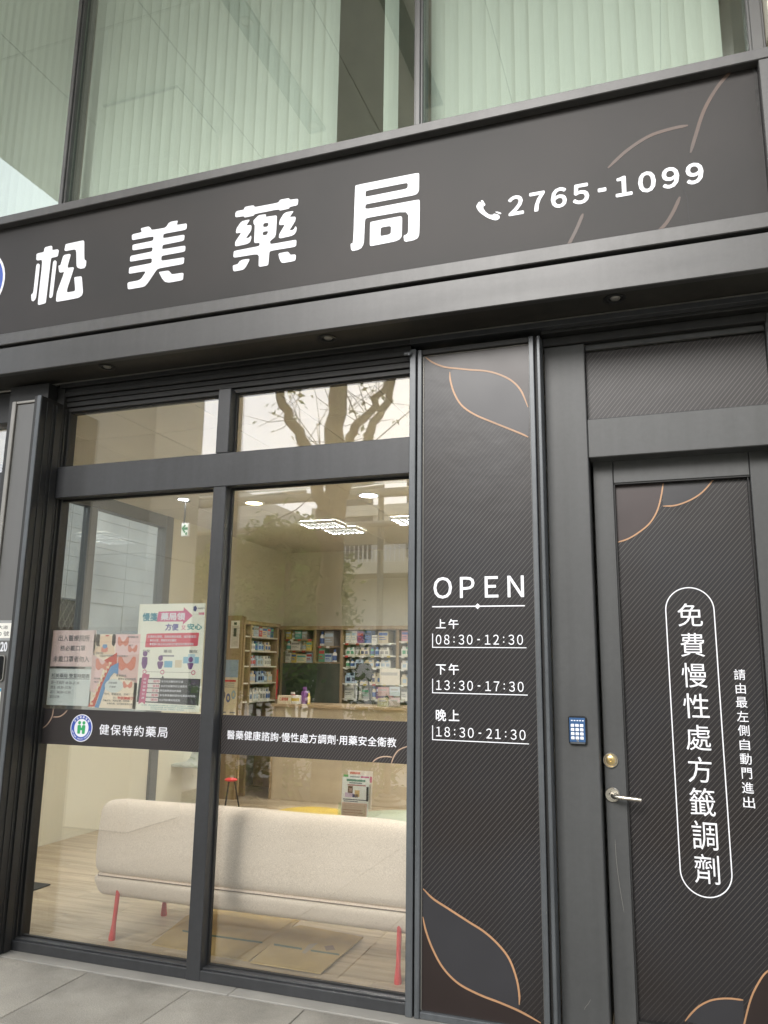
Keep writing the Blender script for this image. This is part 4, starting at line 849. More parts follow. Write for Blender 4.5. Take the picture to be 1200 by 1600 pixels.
# pill outline and vertical lettering
pl_, pr2 = at(1039.5, 955, PY).x, at(1116.7, 955, PY).x; pt_, pb_ = at(1076, 917.4, PY).z, at(1111.5, 1403.7, PY).z
rr = (pr2-pl_)/2; cxp = (pl_+pr2)/2
def pill(i):
    q = []
    for a0, cz in ((0, pt_-rr), (180, pb_+rr)):
        for j in range(25): a_ = R(a0+180*j/24); q.append((cxp+(rr-i)*math.cos(a_), cz+(rr-i)*math.sin(a_)))
    return q
shape('outline', [pill(0), pill(.0048)], PY-.0009, M['white'], door, .0008)
c3 = lambda x, y: (1020+x/6.154, 900+y/6.154); c4 = lambda x, y: (1040+x/6.154, 1150+y/6.154)
for ch, ll, ur in (('免', c3(245,485), c3(470,262)), ('費', c3(272,775), c3(490,548)), ('慢', c3(285,1070), c3(512,838)), ('性', c3(300,1365), c3(533,1133)), ('處', c4(203,133), (1109.5, 1133.3)),
                   ('方', c4(222,442), c4(437,205)), ('籤', c4(240,762), c4(468,508)), ('調', c4(262,1085), c4(492,826)), ('劑', c4(285,1410), c4(510,1148))):
    textpx('lettering', ch, ll, ur, PY, M['white'], door)
p0, p1 = (1130+171/6.667, 1030+160/6.667), (1130+281/6.667, 1030+1493/6.667)
w_s = abs(at(p0[0]+8.9, p0[1], PY).x-at(p0[0]-8.9, p0[1], PY).x)
za, zb = at(*p0, PY).z, at(*p1, PY).z; xa = at(*p0, PY).x
for i, ch in enumerate('請由最左側自動門進出'):
    zc = za+(zb-za)*i/9; hw = w_s/2*(.88 if ch in '由自門' else 1.)
    text('lettering', ch, xa-hw, zc-w_s/2, xa+hw, zc+w_s/2, PY, M['white'], door, bold=.003)
# lock and lever
lc = at(954.2, 1187.8, LY); r1_ = .026
obj('lock_cylinder', MB().lathe([(.034, 0), (.034, .005), (.032, .010), (.029, .010), (.0245, .002), (.001, .002)], lc.x, LY, lc.z, 28, 'y'), M['nickel'], door, sm=35)
obj('lock_core', MB().lathe([(.0205, .002), (.0205, .007), (.019, .008), (.006, .008), (.004, .003), (.001, .003)], lc.x, LY, lc.z, 24, 'y'), M['brass'], door, sm=35)
hc = at(956.8, 1241.6, LY)
lev = obj('handle', MB().lathe([(.033, 0), (.033, .006), (.030, .009), (.015, .009), (.012, .012), (.011, .040), (.001, .040)], hc.x, LY, hc.z, 28, 'y'), M['nickel'], door, sm=35)
obj('lever', MB().tube([(hc.x, LY-.030, hc.z), (hc.x+.012, LY-.046, hc.z-.001), (hc.x+.04, LY-.054, hc.z-.003), (hc.x+.085, LY-.056, hc.z-.005), (hc.x+.128, LY-.054, hc.z-.008)], [.0105, .0112, .0095, .0088, .0082], 14), M['nickel'], lev, sm=60)
shape('scratch', [ribbon([xz(640+x/2.143, 1300+y/2.143, LY) for x, y in ((688,25),(693,100),(704,185),(718,268))], 0.0015)], LY-.0006, M['trim'], door, .0004)
# keypad
kw, kh = .082, .125
kd = thing('keypad', 'blue access keypad with twelve white buttons on the grey door frame', 'keypad', (kp.x, DY, kp.z-kh/2))
obj('casing', MB().box(kp.x-kw/2, kp.x+kw/2, DY-.020, DY-.0005, kp.z-kh/2, kp.z+kh/2, .007), M['black'], kd)
obj('face_plate', MB().box(kp.x-kw/2+.005, kp.x+kw/2-.006, DY-.0225, DY-.0195, kp.z-kh/2+.010, kp.z+kh/2-.007, .002), mat('keypad_blue', (.035, .095, .22), .3, var=.1), kd)
obj('base_strip', MB().box(kp.x-kw/2+.007, kp.x+kw/2-.008, DY-.0215, DY-.0195, kp.z-kh/2+.002, kp.z-kh/2+.0092, .001), M['alu'], kd)
for r_i in range(4):
    for c_i in range(3):
        x, z = kp.x-.0215+c_i*.0205, kp.z+.021-r_i*.0185
        bt_ = obj('button', MB().box(x-.0078, x+.0078, DY-.0265, DY-.0222, z-.0068, z+.0068, .0018), M['white'], kd)
        text('digit', '123456789*0#'[r_i*3+c_i], x-.0022, z-.003, None, z+.003, DY-.0267, inkg, bt_)
for i in range(5): obj('indicator', MB().box(kp.x-.028+i*.0125, kp.x-.02+i*.0125, DY-.0230, DY-.0224, kp.z+.041, kp.z+.045), M['white'], kd)
shape('logo', [roundpoly([(kp.x-.008, kp.z-.0465), (kp.x+.006, kp.z-.041), (kp.x+.003, kp.z-.046), (kp.x+.006, kp.z-.053)], .15)], DY-.0232, M['trim'], kd, .0006)

# ================================================================== UPPER FLOOR
UY = .05
uw = thing('upper_window', 'long green tinted upper floor window with vertical blinds above the sign', 'window', (-3, UY, 4.58))
UF = mat('upper_frame', (.10, .10, .098), .4, metal=.1, var=.1)
def ux(px, py): return at(px, py, UY-.03).x
ml0, ml1 = ux(93.5, 315), ux(102.5, 315); mc0, mc1 = ux(646.5, 190), ux(660, 190); mr0 = ux(1170, 72)
UZ0, UZ1 = 4.50, 6.995
for x0, x1 in ((ml0-.012, ml1-.008), (mc0, mc1), (mr0, .631)):
    obj('mullion', MB().box(x0, x1, UY-.03, UY+.09, UZ0, UZ1, .003).box(x0+.012, x1-.012, UY-.045, UY-.031, UZ0, UZ1, .003), UF, uw)
obj('mullion', MB().box(-5.6, -5.54, UY-.03, UY+.09, UZ0, UZ1, .003), UF, uw)
for x0, x1 in ((-5.54, ml0-.012), (ml1-.008, mc0), (mc1, mr0)):
    obj('glass_pane', MB().box(x0+.001, x1-.001, UY, UY+.010, UZ0, UZ1), M['glass_green'], uw)
obj('bottom_rail', MB().box(-5.54, .631, UY-.028, UY+.088, UZ0-.08, UZ0-.001), UF, uw)
obj('upstairs_floor', MB().box(-5.65, .9, .30, 4.0, 4.3, 4.40), M['blindroom'], kind='structure')
obj('upstairs_wall', MB().box(-5.65, .9, 1.1, 1.2, 4.41, 7.0).box(-5.75, -5.651, .15, 1.2, 4.41, 7.0).box(.75, .9, .29, 1.09, 4.41, 7.0), M['blindroom'], kind='structure')
obj('upstairs_ceiling', MB().box(-5.65, .9, .15, 4.0, 7.001, 7.1), M['ceil'], kind='structure')
sl_me = {}
def blinds(label, x0, x1, pitch, ang_, gaps=()):
    t = thing('vertical_blind', label, 'blind', ((x0+x1)/2, .22, 7.0), 'vertical blinds behind the upper windows')
    obj('head_track', MB().box(x0-.03, x1+.03, .20, .24, 6.94, 6.99, .004), M['white'], t)
    n = int((x1-x0)/pitch)+1
    for i in range(n):
        x = x0+i*pitch
        if any(a_ < x < b_ for a_, b_ in gaps): continue
        a_ = R(ang_+rnd.uniform(-4, 4)); ky = round(math.degrees(a_))
        hw = .0445; c_, s_ = math.cos(a_), math.sin(a_)
        if ky not in sl_me:
            mb = MB(); z0, z1 = 4.47, 6.94
            q = []
            for j in range(4):
                u = -hw+2*hw*j/3; bow = .005*math.cos(math.pi*u/(2*hw)); q.append((u*c_+bow*s_, u*s_-bow*c_))
            q2 = [(px__+.0008*s_, py__-.0008*-c_) for px__, py__ in q[::-1]]
            P_ = q+[(a2-.0008*s_, b2+.0008*c_) for a2, b2 in q[::-1]]
            mb.prism_xy([(p[0]+x, p[1]+.22) for p in P_], z0, z1)
            o = obj('blind_slat', mb, M['blind'], t, loc=(x-wl(t).x, 0, 0), fix=True); sl_me[ky] = o.data
        else:
            o = bpy.data.objects.new('blind_slat', sl_me[ky]); C.objects.link(o); o.parent = t; o.location = (x-wl(t).x, 0, 0)
blinds('closed pale vertical blind in the left upper window pane', -5.46, -3.75, .0745, 36)
gx0, gx1 = at(533, 200, .22).x, at(645, 190, .22).x
blinds('pale vertical blind in the middle upper window pane, drawn partly open', -3.63, -1.26, .080, 20, ((gx0, gx0+.17), (gx0+.20, gx0+.30), (gx0+.33, gx1-.05)))
blinds('closed pale vertical blind in the right upper window pane', -1.09, .46, .0835, 9)
def strip(x, y0, y1, label):
    t = thing('light_strip', label, 'light fitting', (x, (y0+y1)/2, 7.9), 'lamp strips under the arcade ceiling')
    obj('body', MB().box(x-.105, x+.105, y0, y1, 7.855, 7.899, .004), M['teal'], t)
    for y in (y0+.14, y1-.35):
        obj('lamp', MB().lathe([(.07, 0), (.07, -.012), (.055, -.014), (.045, -.004), (.001, -.004)], x, y, 7.856, 20), M['trim'], t, sm=40)
sxs = (at(489, 193, UY).x, at(678, 165, UY).x)
def mir(px, py, Z, yg):      # where a thing seen mirrored in the glass plane y=yg stands, at height Z
    p = atz(px, py, Z); return (p.x, 2*yg-p.y)
for (px, py), wh in (((496, 207), 'left of the middle pane'), ((678, 167), 'right of the middle mullion')):
    x, y = mir(px, py, 7.855, UY); strip(x, y, y+2.1, 'dark lamp strip on the arcade ceiling, mirrored '+wh)

# ================================================================== SHOP INTERIOR
# glazed partition on the left
gp = thing('glass_partition', 'dark framed glass partition along the left side of the shop', 'partition', (XL, 1.8, .92))
GF = mat('partition_frame', (.10, .105, .11), .4, var=.1)
fr = MB().box(XL-.09, XL+.03, 3.475, 3.60, .012, ZC-.002, .003).box(XL-.09, XL+.02, .17, 3.474, 3.02, ZC-.002, .003).box(XL-.09, XL+.02, .17, 3.474, .921, .99, .003)
obj('frame', fr, GF, gp)
obj('stile', MB().box(XL-.07, XL+.015, 2.26, 2.37, .991, 3.019, .003), GF, gp)
obj('stile', MB().box(XL-.07, XL+.015, .17, .26, .991, 3.019, .003), GF, gp)
for y0, y1 in ((.261, 2.259), (2.371, 3.474)): obj('glass_pane', MB().box(XL-.034, XL-.024, y0, y1, .991, 3.019), M['glass_part'], gp)
# neighbouring wall seen through the partition
NX = -16.0
nb = thing('neighbour_wall', 'grey block wall of the next building behind the glass partition', 'wall', (NX, 2.5, 0))
obj('wall_core', MB().box(NX-.4, NX-.03, -1.2, 22.0, -.16, 9.2), M['concrete'], nb)
for z in range(22):
    for j in range(9):
        y0 = -1.2+j*2.6; y1 = y0+2.592; z0 = -.05+z*.42
        y0 = max(y0, -1.2); y1 = min(y1, 22.)
        if y1-y0 < .1 or (z0 < 3.2 and y1 > 9.54 and y0 < 15.06): continue
        obj('block', MB().box(NX-.03, NX, y0, y1, z0, z0+.411, .004), M['concrete'], nb)
gw = thing('grille_window', 'dark opening with a diamond wire grille in the grey block wall', 'window', (NX, 12.3, 0))
wy0, wy1, wz0, wz1 = 9.6, 15.0, -.05, 3.30
obj('recess', MB().box(NX-.029, NX-.022, wy0, wy1, wz0, wz1), M['frame_dark'], gw)
obj('frame', MB().box(NX-.03, NX+.03, wy0-.06, wy0, wz0, wz1+.06, .003).box(NX-.03, NX+.03, wy1, wy1+.06, wz0, wz1+.06, .003).box(NX-.03, NX+.03, wy0, wy1, wz1, wz1+.06, .003), M['alu'], gw)
wr = MB()
for i in range(-16, 30):
    for s_ in (1, -1):
        y0 = wy0+i*.25; p0 = [y0, wz0 if s_ > 0 else wz1]; p1 = [y0+3.35*.6, wz1 if s_ > 0 else wz0]
        for lim, sg in ((wy0, 1), (wy1, -1)):
            for aa, bb in ((p0, p1), (p1, p0)):
                if (aa[0]-lim)*sg < 0 and (bb[0]-lim)*sg > 0:
                    t = (lim-aa[0])/(bb[0]-aa[0]); aa[1] += (bb[1]-aa[1])*t; aa[0] = lim
        if min(p0[0], p1[0]) < wy0-.001 or max(p0[0], p1[0]) > wy1+.001 or abs(p0[0]-p1[0]) < .02: continue
        wr.tube([(NX+.004*s_, p0[0], p0[1]), (NX+.004*s_, p1[0], p1[1])], .008, 5)
obj('wire_grille', wr, M['trim'], gw, kind='stuff')

# lit lamps, plus unseen ceiling lights added to brighten the shop
def troffer(x, y, label, w_=.56, d_=.34):
    t = thing('ceiling_light', label, 'ceiling light', (x, y, ZC), 'louvred ceiling lights in the shop')
    e = .02; z = ZC-.004
    obj('frame', MB().box(x-w_/2, x+w_/2, y-d_/2, y-d_/2+e, z-.03, z, .002).box(x-w_/2, x+w_/2, y+d_/2-e, y+d_/2, z-.03, z, .002).box(x-w_/2, x-w_/2+e, y-d_/2+e, y+d_/2-e, z-.03, z, .002).box(x+w_/2-e, x+w_/2, y-d_/2+e, y+d_/2-e, z-.03, z, .002), M['white'], t)
    obj('tube_lamp', MB().box(x-w_/2+e, x+w_/2-e, y-d_/2+e, y+d_/2-e, z-.004, z), M['lamp_white'], t)
    lv = MB()
    for i in range(1, 7): lv.box(x-w_/2+e+i*(w_-2*e)/7-.011, x-w_/2+e+i*(w_-2*e)/7+.011, y-d_/2+e, y+d_/2-e, z-.030, z-.006)
    for j in range(1, 3): lv.box(x-w_/2+e, x+w_/2-e, y-d_/2+e+j*(d_-2*e)/3-.013, y-d_/2+e+j*(d_-2*e)/3+.013, z-.031, z-.007)
    obj('louvre', lv, M['louvre'], t)
troffer(-3.585, 4.32, 'bright louvred ceiling light, the one of the close pair nearer the window', .47)
troffer(-3.50, 4.76, 'bright louvred ceiling light, the one of the close pair nearer the shelves', .44)
troffer(-2.42, 4.36, 'bright louvred ceiling light close to the striped opening hours panel', .62, .40)
troffer(-3.95, 1.9, 'unseen louvred ceiling light added above the door mat to brighten the shop', .6, .32); troffer(-2.55, 1.9, 'unseen louvred ceiling light added above the sofa to brighten the shop', .6, .32)  # pair added where the transom hides them, to brighten the front of the shop
troffer(-.5, 1.2, 'unseen louvred ceiling light added behind the striped panel to brighten the shop', .6, .6); troffer(-.5, 3.0, 'unseen louvred ceiling light added behind the grey door to brighten the shop', .6, .6)  # right row added behind the opaque panel and door for more interior light
troffer(-.5, 5.2, 'unseen louvred ceiling light added in the far right corner to brighten the shop', .6, .6)  # last of the added, hidden right row
for (px, py), wh, mt in (((397, 785), 'warm yellow lit', 'lamp_warm'), ((576, 773), 'white lit', 'lamp_white'), ((287, 779), 'pale lit', 'lamp_white')):
    p = atz(px, py, ZC)
    t = thing('ceiling_downlight', wh+' round downlight in the shop ceiling'+{'lamp_warm': ' left of the tree reflection', 'lamp_white': ' near the right window edge'}[mt] if px != 287 else 'small pale downlight in the shop ceiling above the green exit sign', 'ceiling light', (p.x, p.y, ZC), 'round downlights in the shop ceiling')
    r_ = .085 if px != 287 else .05
    obj('rim', MB().lathe([(r_*1.25, 0), (r_*1.22, -.008), (r_, -.010), (r_*.98, -.002), (r_*.98, 0)], p.x, p.y, ZC-.002, 24), M['white'], t, sm=40)
    obj('lamp', MB().lathe([(r_*.96, -.002), (r_*.7, -.006), (.001, -.008)], p.x, p.y, ZC-.002, 24), M[mt], t, sm=60)
# exit sign hanging at right angles to the window
ep = atz(288, 826, 2.86); 
es = thing('exit_sign', 'small hanging white exit sign with a green left arrow', 'sign', (ep.x, ep.y, 2.7))
a, b = at(282.5, 838, ep.y), at(295, 817, ep.y)
obj('housing', MB().box(a.x, b.x, ep.y, ep.y+.03, a.z, b.z, .003), M['white'], es)
obj('face', MB().box(a.x+.006, b.x-.006, ep.y-.003, ep.y-.0005, a.z+.006, b.z-.006), M['exit_face'], es)
q = lambda pl: [(a.x+(b.x-a.x)*u, b.z+(a.z-b.z)*v) for u, v in pl]
shape('arrow', [q([(.08,.42),(.50,.08),(.64,.20),(.44,.34),(.92,.34),(.92,.52),(.44,.52),(.62,.66),(.50,.78)])], ep.y-.004, M['exit_green'], es, .001)
shape('figure', [q([(.62,.74),(.86,.70),(.86,.92),(.64,.92)])], ep.y-.004, M['exit_green'], es, .001)
obj('hanger', MB().tube([((a.x+b.x)/2-.02, ep.y+.015, b.z-.002), ((a.x+b.x)/2-.02, ep.y+.015, ZC)], .008, 8).box((a.x+b.x)/2-.05, (a.x+b.x)/2+.02, ep.y, ep.y+.03, ZC-.02, ZC-.001), M['black'], es)

# ---------------------------------------------------------------- sofa
def superbox(x0, x1, y0, y1, z0, z1, rx, n=5, seg=7, f=None, ny=10, nx=24, nz=8):
    """cushion block: rounded box from a subdivided box pushed to rounded corners"""
    bm = bmesh.new(); bmesh.ops.create_cube(bm, size=1.0)
    bmesh.ops.subdivide_edges(bm, edges=bm.edges, cuts=11, use_grid_fill=True)
    c = Vector(((x0+x1)/2, (y0+y1)/2, (z0+z1)/2)); h = Vector(((x1-x0)/2, (y1-y0)/2, (z1-z0)/2))
    vs_ = []
    for v in bm.verts:
        p = Vector([v.co[i]*2*h[i] for i in range(3)])
        # crowd vertices to the edges so corners stay round
        p = Vector([math.copysign(h[i]*(1-(1-abs(p[i])/h[i])**1.9), p[i]) if h[i] else 0 for i in range(3)])
        inner = Vector([max(-(h[i]-rx), min(h[i]-rx, p[i])) for i in range(3)]); d = p-inner
        if d.length > 1e-6:
            m_ = max(abs(d.x), abs(d.y), abs(d.z)); d = d.normalized()*rx*min(1., m_/rx)
            p = inner+d
        w_ = p+c
        if f: w_ = f(w_, p, h)
        vs_.append(w_)
    mb = MB(); bm.verts.index_update(); mb.v = [tuple(v) for v in vs_]; mb.f = [tuple(v.index for v in fc.verts) for fc in bm.faces]; mb.mi = [0]*len(mb.f); bm.free(); return mb
sf = thing('sofa', 'oatmeal fabric sofa on red tapered legs, its back to the window', 'sofa', (-2.2, .6, 0))
SX0, SX1 = -3.215, -1.155
def backf(w_, p, h):
    t = (p.z+h.z)/(2*h.z)                               # leans back to the window at the bottom, rolled end on top
    e = abs(p.x)/h.x
    w_.y += .045*t - .02*math.sin(math.pi*t)
    w_ = w_+Vector((0, .006*noise.noise(Vector((w_.x*2.2, w_.z*3, 1.7))), .004*noise.noise(Vector((w_.x*3, 4.4, w_.z)))))
    w_.x += (.012*(1-t))*(-1 if p.x < 0 else 1)*-1
    if p.z > 0: w_.z -= .075*max(0, (e-.80)/.20)**2*(1. if p.x > 0 else .12)*t
    return w_
obj('backrest', superbox(SX0, SX1, .305, .47, .345, .752, .062, f=backf), M['sofa'], sf, sm=80)
def basef(w_, p, h):
    t = (h.z-p.z)/(2*h.z)
    w_.y += .05*t*(1 if p.y < 0 else -.4); w_.x += .03*t*(1 if p.x < 0 else -1); return w_
obj('base', superbox(SX0+.006, SX1-.006, .292, 1.02, .222, .352, .048, f=basef), M['sofa'], sf, sm=80)
obj('seat_cushion', superbox(SX0+.05, SX1-.05, .455, 1.04, .345, .45, .04), M['sofa'], sf, sm=80)
obj('piping', MB().tube([(SX0+.03, .46, .347), (SX0+.030, .350, .347), (SX0+.065, .306, .347), (SX1-.065, .306, .347), (SX1-.030, .350, .347), (SX1-.03, .46, .347)], .0026, 8), M['seam'], sf, sm=60)
for (x, y, dx, dy) in ((-3.03, .315, .006, .02), (-3.02, .80, .006, -.02), (-1.325, .315, .0, .02), (-1.34, .80, -.0, -.02)):
    obj('leg', MB().tube([(x, y, ZF), (x, y, ZF+.012), (x+dx*.08, y+dy*.08, ZF+.03), (x+dx*.3, y+dy*.3, ZF+.085), (x+dx, y+dy, .285)], [.0185, .0195, .0175, .0120, .0125], 14), M['red'], sf, sm=50)
# flattened cartons on the floor
def carton(label, pts, zz, bands):
    P_ = [atz(*p, ZF+zz+.004) for p in pts]
    o = tag(obj('flattened_carton', MB().prism_xy([(p.x, p.y) for p in P_], ZF+zz, ZF+zz+.006), M['card']), label, 'cardboard', 'flattened cartons under the sofa')
    for bn in bands:
        q_ = [atz(*p, ZF+zz+.007) for p in bn]
        mb = MB().prism_xy([(p.x, p.y) for p in q_], ZF+zz+.0062, ZF+zz+.0068); obj('printed_line', mb, M['cardgreen'], o)
    return o
c5 = lambda pl: [(300+x/3, 1180+y/3) for x, y in pl]
k1 = carton('flattened brown carton under the sofa, the one reaching left of the mullion', [(237, 1475.5), (389, 1501.5), (421, 1477), (475, 1432), (345, 1412), (290, 1432)], 0, [c5([(-45, 818), (60, 838), (60, 846), (-45, 826)]), c5([(75, 839), (330, 874), (330, 882), (75, 847)])])
k2 = carton('flattened brown carton under the sofa with torn print, nearer the red front leg', [(391, 1503.5), (501, 1521), (567.5, 1464.5), (470, 1446), (452, 1450)], .009, [c5([(384, 882), (515, 903), (515, 912), (384, 891)]), c5([(556, 911), (690, 930), (690, 938), (556, 919)])])
obj('stamp_mark', MB().prism_xy([(p.x, p.y) for p in [atz(*c_, ZF+.016) for c_ in c5([(620, 895), (660, 890), (672, 912), (628, 915)])]], ZF+.0152, ZF+.0157), flat('stamp_brown', (.16, .09, .05), .8), k2)
obj('tape_strip', MB().prism_xy([(p.x, p.y) for p in [atz(*c_, ZF+.016) for c_ in c5([(548, 885), (590, 880), (530, 930), (515, 925)])]], ZF+.0152, ZF+.0156), flat('clear_tape', (.40, .36, .28), .25), k2)
tag(obj('door_mat', MB().box(-5.0, -4.15, .22, 1.085, ZF+.0005, ZF+.009, .003), M['mat']), 'dark grey door mat on the wooden floor near the left wall', 'mat')

# ---------------------------------------------------------------- low tables, stool and chairs behind the sofa
tb = thing('side_table', 'pale green round side table behind the right end of the sofa', 'table', (-1.25, .9, 0))
tz = at(600, 1289, .72).z
TG = mat('pale_green_laminate', (.42, .46, .33), .4, var=.04)
tx_ = at(622, 1289, .85).x
obj('tabletop', MB().lathe([(.30, -.02), (.315, -.012), (.315, -.004), (.31, 0), (.001, 0)], tx_, .92, tz, 40), TG, tb, sm=40)
obj('leg', MB().tube([(tx_+.22, .92, tz-.02), (tx_+.22, .92, .03)], .02, 14), M['white'], tb, sm=60); obj('foot', MB().lathe([(.12, 0), (.12, .008), (.03, .02), (.001, .02)], tx_+.26, .92, ZF, 28), M['white'], tb, sm=40)
ys = at(480, 1272, 1.55)
st = thing('round_stool', 'yellow topped round stool behind the middle of the sofa back', 'stool', (ys.x, 1.6, 0))
obj('seat', MB().lathe([(.24, -.05), (.265, -.035), (.265, -.012), (.25, 0), (.001, .004)], ys.x, 1.60, ys.z, 36), mat('yellow_vinyl', (.58, .40, .05), .5, var=.05), st, sm=50)
for a_ in (45, 135, 225, 315): obj('leg', MB().tube([(ys.x+.15*math.cos(R(a_)), 1.6+.15*math.sin(R(a_)), ys.z-.05), (ys.x+.21*math.cos(R(a_)), 1.6+.21*math.sin(R(a_)), ZF)], .012, 8), M['chrome'], st, sm=60)
# acrylic holder with leaflets standing on the side table
hy = .74
ho = thing('leaflet_holder', 'clear acrylic leaflet holder standing behind the sofa with health leaflets', 'leaflet holder', (-1.6, hy, tz))
AC = glass('acrylic', (.92, .95, .92), .05)
a, b = at(529, 1283, hy), at(571.5, 1283, hy); hz1 = at(545, 1263, hy).z
obj('pocket', MB().box(a.x, b.x, hy-.016, hy-.013, tz+.002, hz1+.03).box(a.x, b.x, hy+.03, hy+.033, tz+.002, hz1+.11).box(a.x, b.x, hy-.016, hy+.033, tz, tz+.002).box(a.x, a.x+.003, hy-.013, hy+.03, tz+.002, hz1+.03).box(b.x-.003, b.x, hy-.013, hy+.03, tz+.002, hz1+.03), AC, ho)
def leaflet(px0, py0, px1, py1, y, col, parts, lean=.06):
    p, q_ = at(px0, py1, y), at(px1, py0, y)
    lf = obj('leaflet', MB().prism_yz([(y, max(p.z, tz+.004)), (y+.0015, max(p.z, tz+.004)), (y+.0015+lean*.3, q_.z), (y+lean*.3, q_.z)], p.x, q_.x), flat('leaflet_paper', col, .6), ho)
    zb_ = max(p.z, tz+.004); sl_ = lean*.3/(q_.z-zb_)
    for (u0, v0, u1, v1, cl_) in parts:
        X0, X1 = p.x+(q_.x-p.x)*u0, p.x+(q_.x-p.x)*u1; Z0, Z1 = q_.z-(q_.z-zb_)*v1, q_.z-(q_.z-zb_)*v0
        ya, yb = y+sl_*(Z0-zb_), y+sl_*(Z1-zb_)
        obj('print_patch', MB().prism_yz([(ya-.0009, Z0), (ya-.0003, Z0), (yb-.0003, Z1), (yb-.0009, Z1)], X0, X1), flat('leaflet_ink', cl_, .6), lf)
    return p, q_
leaflet(541, 1206, 581, 1262, hy+.014, (.80, .72, .62), ((.08,.04,.5,.10,(.62,.20,.14)),(.5,.14,.98,.30,(.62,.16,.26)),(.08,.14,.46,.18,(.5,.3,.25)),(.6,.35,.9,.40,(.6,.4,.3))))
leaflet(534, 1213, 576, 1270, hy+.006, (.76, .78, .72), ((0,.0,.18,.06,(.12,.42,.12)),(.25,.03,.62,.08,(.35,.36,.36)),(.66,.02,.98,.12,(.55,.12,.25))))
lp, lq = leaflet(532, 1217, 575.5, 1282, hy-.008, (.80, .83, .78), ((.16,.04,.86,.09,(.12,.28,.20)),(.26,.11,.74,.14,(.25,.3,.3)),(.20,.16,.88,.19,(.45,.22,.22)),(.05,.50,.94,.52,(.08,.10,.14)),(.08,.545,.62,.56,(.08,.10,.14)),(.02,.58,.95,.90,(.76,.54,.46)),
  (.08,.60,.80,.615,(.45,.08,.06)),(.05,.64,.90,.655,(.45,.08,.06)),(.10,.68,.7,.695,(.35,.12,.1)),(.06,.74,.75,.755,(.4,.12,.1)),(.06,.80,.8,.815,(.4,.12,.1)),(.05,.86,.6,.87,(.4,.12,.1)),(.48,.29,.66,.44,(.72,.52,.24)),(.22,.20,.40,.36,(.17,.09,.045)),(.26,.25,.38,.335,(.74,.52,.40)),(.12,.355,.44,.46,(.62,.50,.62)),(.40,.385,.60,.455,(.10,.10,.24))))
obj('pen_clip', MB().box(b.x+.001, b.x+.012, hy-.004, hy+.006, hz1+.045, hz1+.125, .002), M['black'], ho)
# wire leg chair and small red stool
wc = thing('shell_chair', 'pale shell chair with thin chrome wire legs behind the left end of the sofa', 'chair', (-3.3, 1.7, 0))
cch = atz(283, 1199, .455); cxx, cyy = cch.x, cch.y+.2
def shellf(w_, p, h): w_.z += .5*max(0, (p.y/h.y)-.3)**2*.9; return w_
obj('shell', superbox(cxx-.22, cxx+.22, cyy-.22, cyy+.24, .455, .485, .014, f=shellf), mat('shell_grey', (.50, .54, .50), .4, var=.04), wc, sm=80)
for s_ in (-1, 1):
    obj('leg', MB().tube([(cxx+s_*.24, cyy-.24, ZF), (cxx+s_*.15, cyy-.08, .44), (cxx+s_*.15, cyy+.08, .44), (cxx+s_*.24, cyy+.24, ZF)], .007, 8), M['chrome'], wc, sm=60)
obj('cross_bar', MB().tube([(cxx-.15, cyy, .44), (cxx+.15, cyy, .44)], .007, 8), M['chrome'], wc)
rs = at(361, 1217, 2.3)
rt = thing('folding_stool', 'small red topped stool on thin crossed black legs behind the sofa', 'stool', (rs.x, 2.3, 0))
obj('seat', MB().lathe([(.035, -.018), (.052, -.012), (.054, -.003), (.035, .006), (.001, .008)], rs.x, 2.3, rs.z, 20), M['red'], rt, sm=50)
for a_ in (30, 150, 270): obj('leg', MB().tube([(rs.x+.03*math.cos(R(a_)), 2.3+.03*math.sin(R(a_)), rs.z-.015), (rs.x+.16*math.cos(R(a_)), 2.3+.16*math.sin(R(a_)), ZF)], .006, 6), M['black'], rt)

# ---------------------------------------------------------------- shelving
BYF = 6.12                                              # front of the back shelves
SZT = at(560, 978, BYF).z                               # top of the shelving
SHW, SHB, SHP = M['shelfwood'], M['shelfback'], M['shelfwhite']
def zb(py, px=575): return at(px, py, BYF).z
def xb(px, py=1000): return at(px, py, BYF).x
LXF = -4.80
by_l = lambda px, py: atx(px, py, LXF)
yL0, yLd, yL1 = by_l(382, 990).y, by_l(393, 990).y, by_l(436, 990).y
shelf = thing('wall_shelving', 'wooden shelving unit with white shelf boards across the back wall', 'shelving', (-3.8, BYF, 0))
X_ = dict(c0=xb(441), c1=xb(492), c2=xb(534), c3=xb(621)); XE = XR-.02
obj('top_board', MB().box(X_['c0']-.3, XE, BYF-.02, YB-.002, SZT-.05, SZT, .003), SHW, shelf)
obj('back_panel', MB().box(X_['c0']-.3, XE, YB-.03, YB-.003, .05, SZT-.051), SHB, shelf)
posts = [X_['c0'], X_['c1'], X_['c2'], X_['c3'], X_['c3']+.80, X_['c3']+1.6, XE-.03]
for x in posts: obj('upright', MB().box(x-.02, x+.02, BYF, YB-.031, .02, SZT-.052, .002), SHW, shelf)
bays_back = [(posts[2]+.02, posts[3]-.02, (1004.6, 1024, 1043, 1068, 1092), 'bay beside dark green panel'), (posts[3]+.02, posts[4]-.02, (1001.5, 1024, 1044.5, 1069, 1092), 'bay at right window edge'),
             (posts[1]+.02, posts[2]-.02, (1009.5, 1036.0), 'bay above dark green panel'), (posts[0]+.02, posts[1]-.02, (998.5, 1017, 1036.7), 'corner bay by left shelves')]
for x0, x1, rows, nm in bays_back:
    for py in rows: obj('shelf_board', MB().box(x0+.001, x1-.001, BYF+.005, YB-.031, zb(py)-.018, zb(py), .002), SHP if len(rows) > 3 else SHW, shelf)
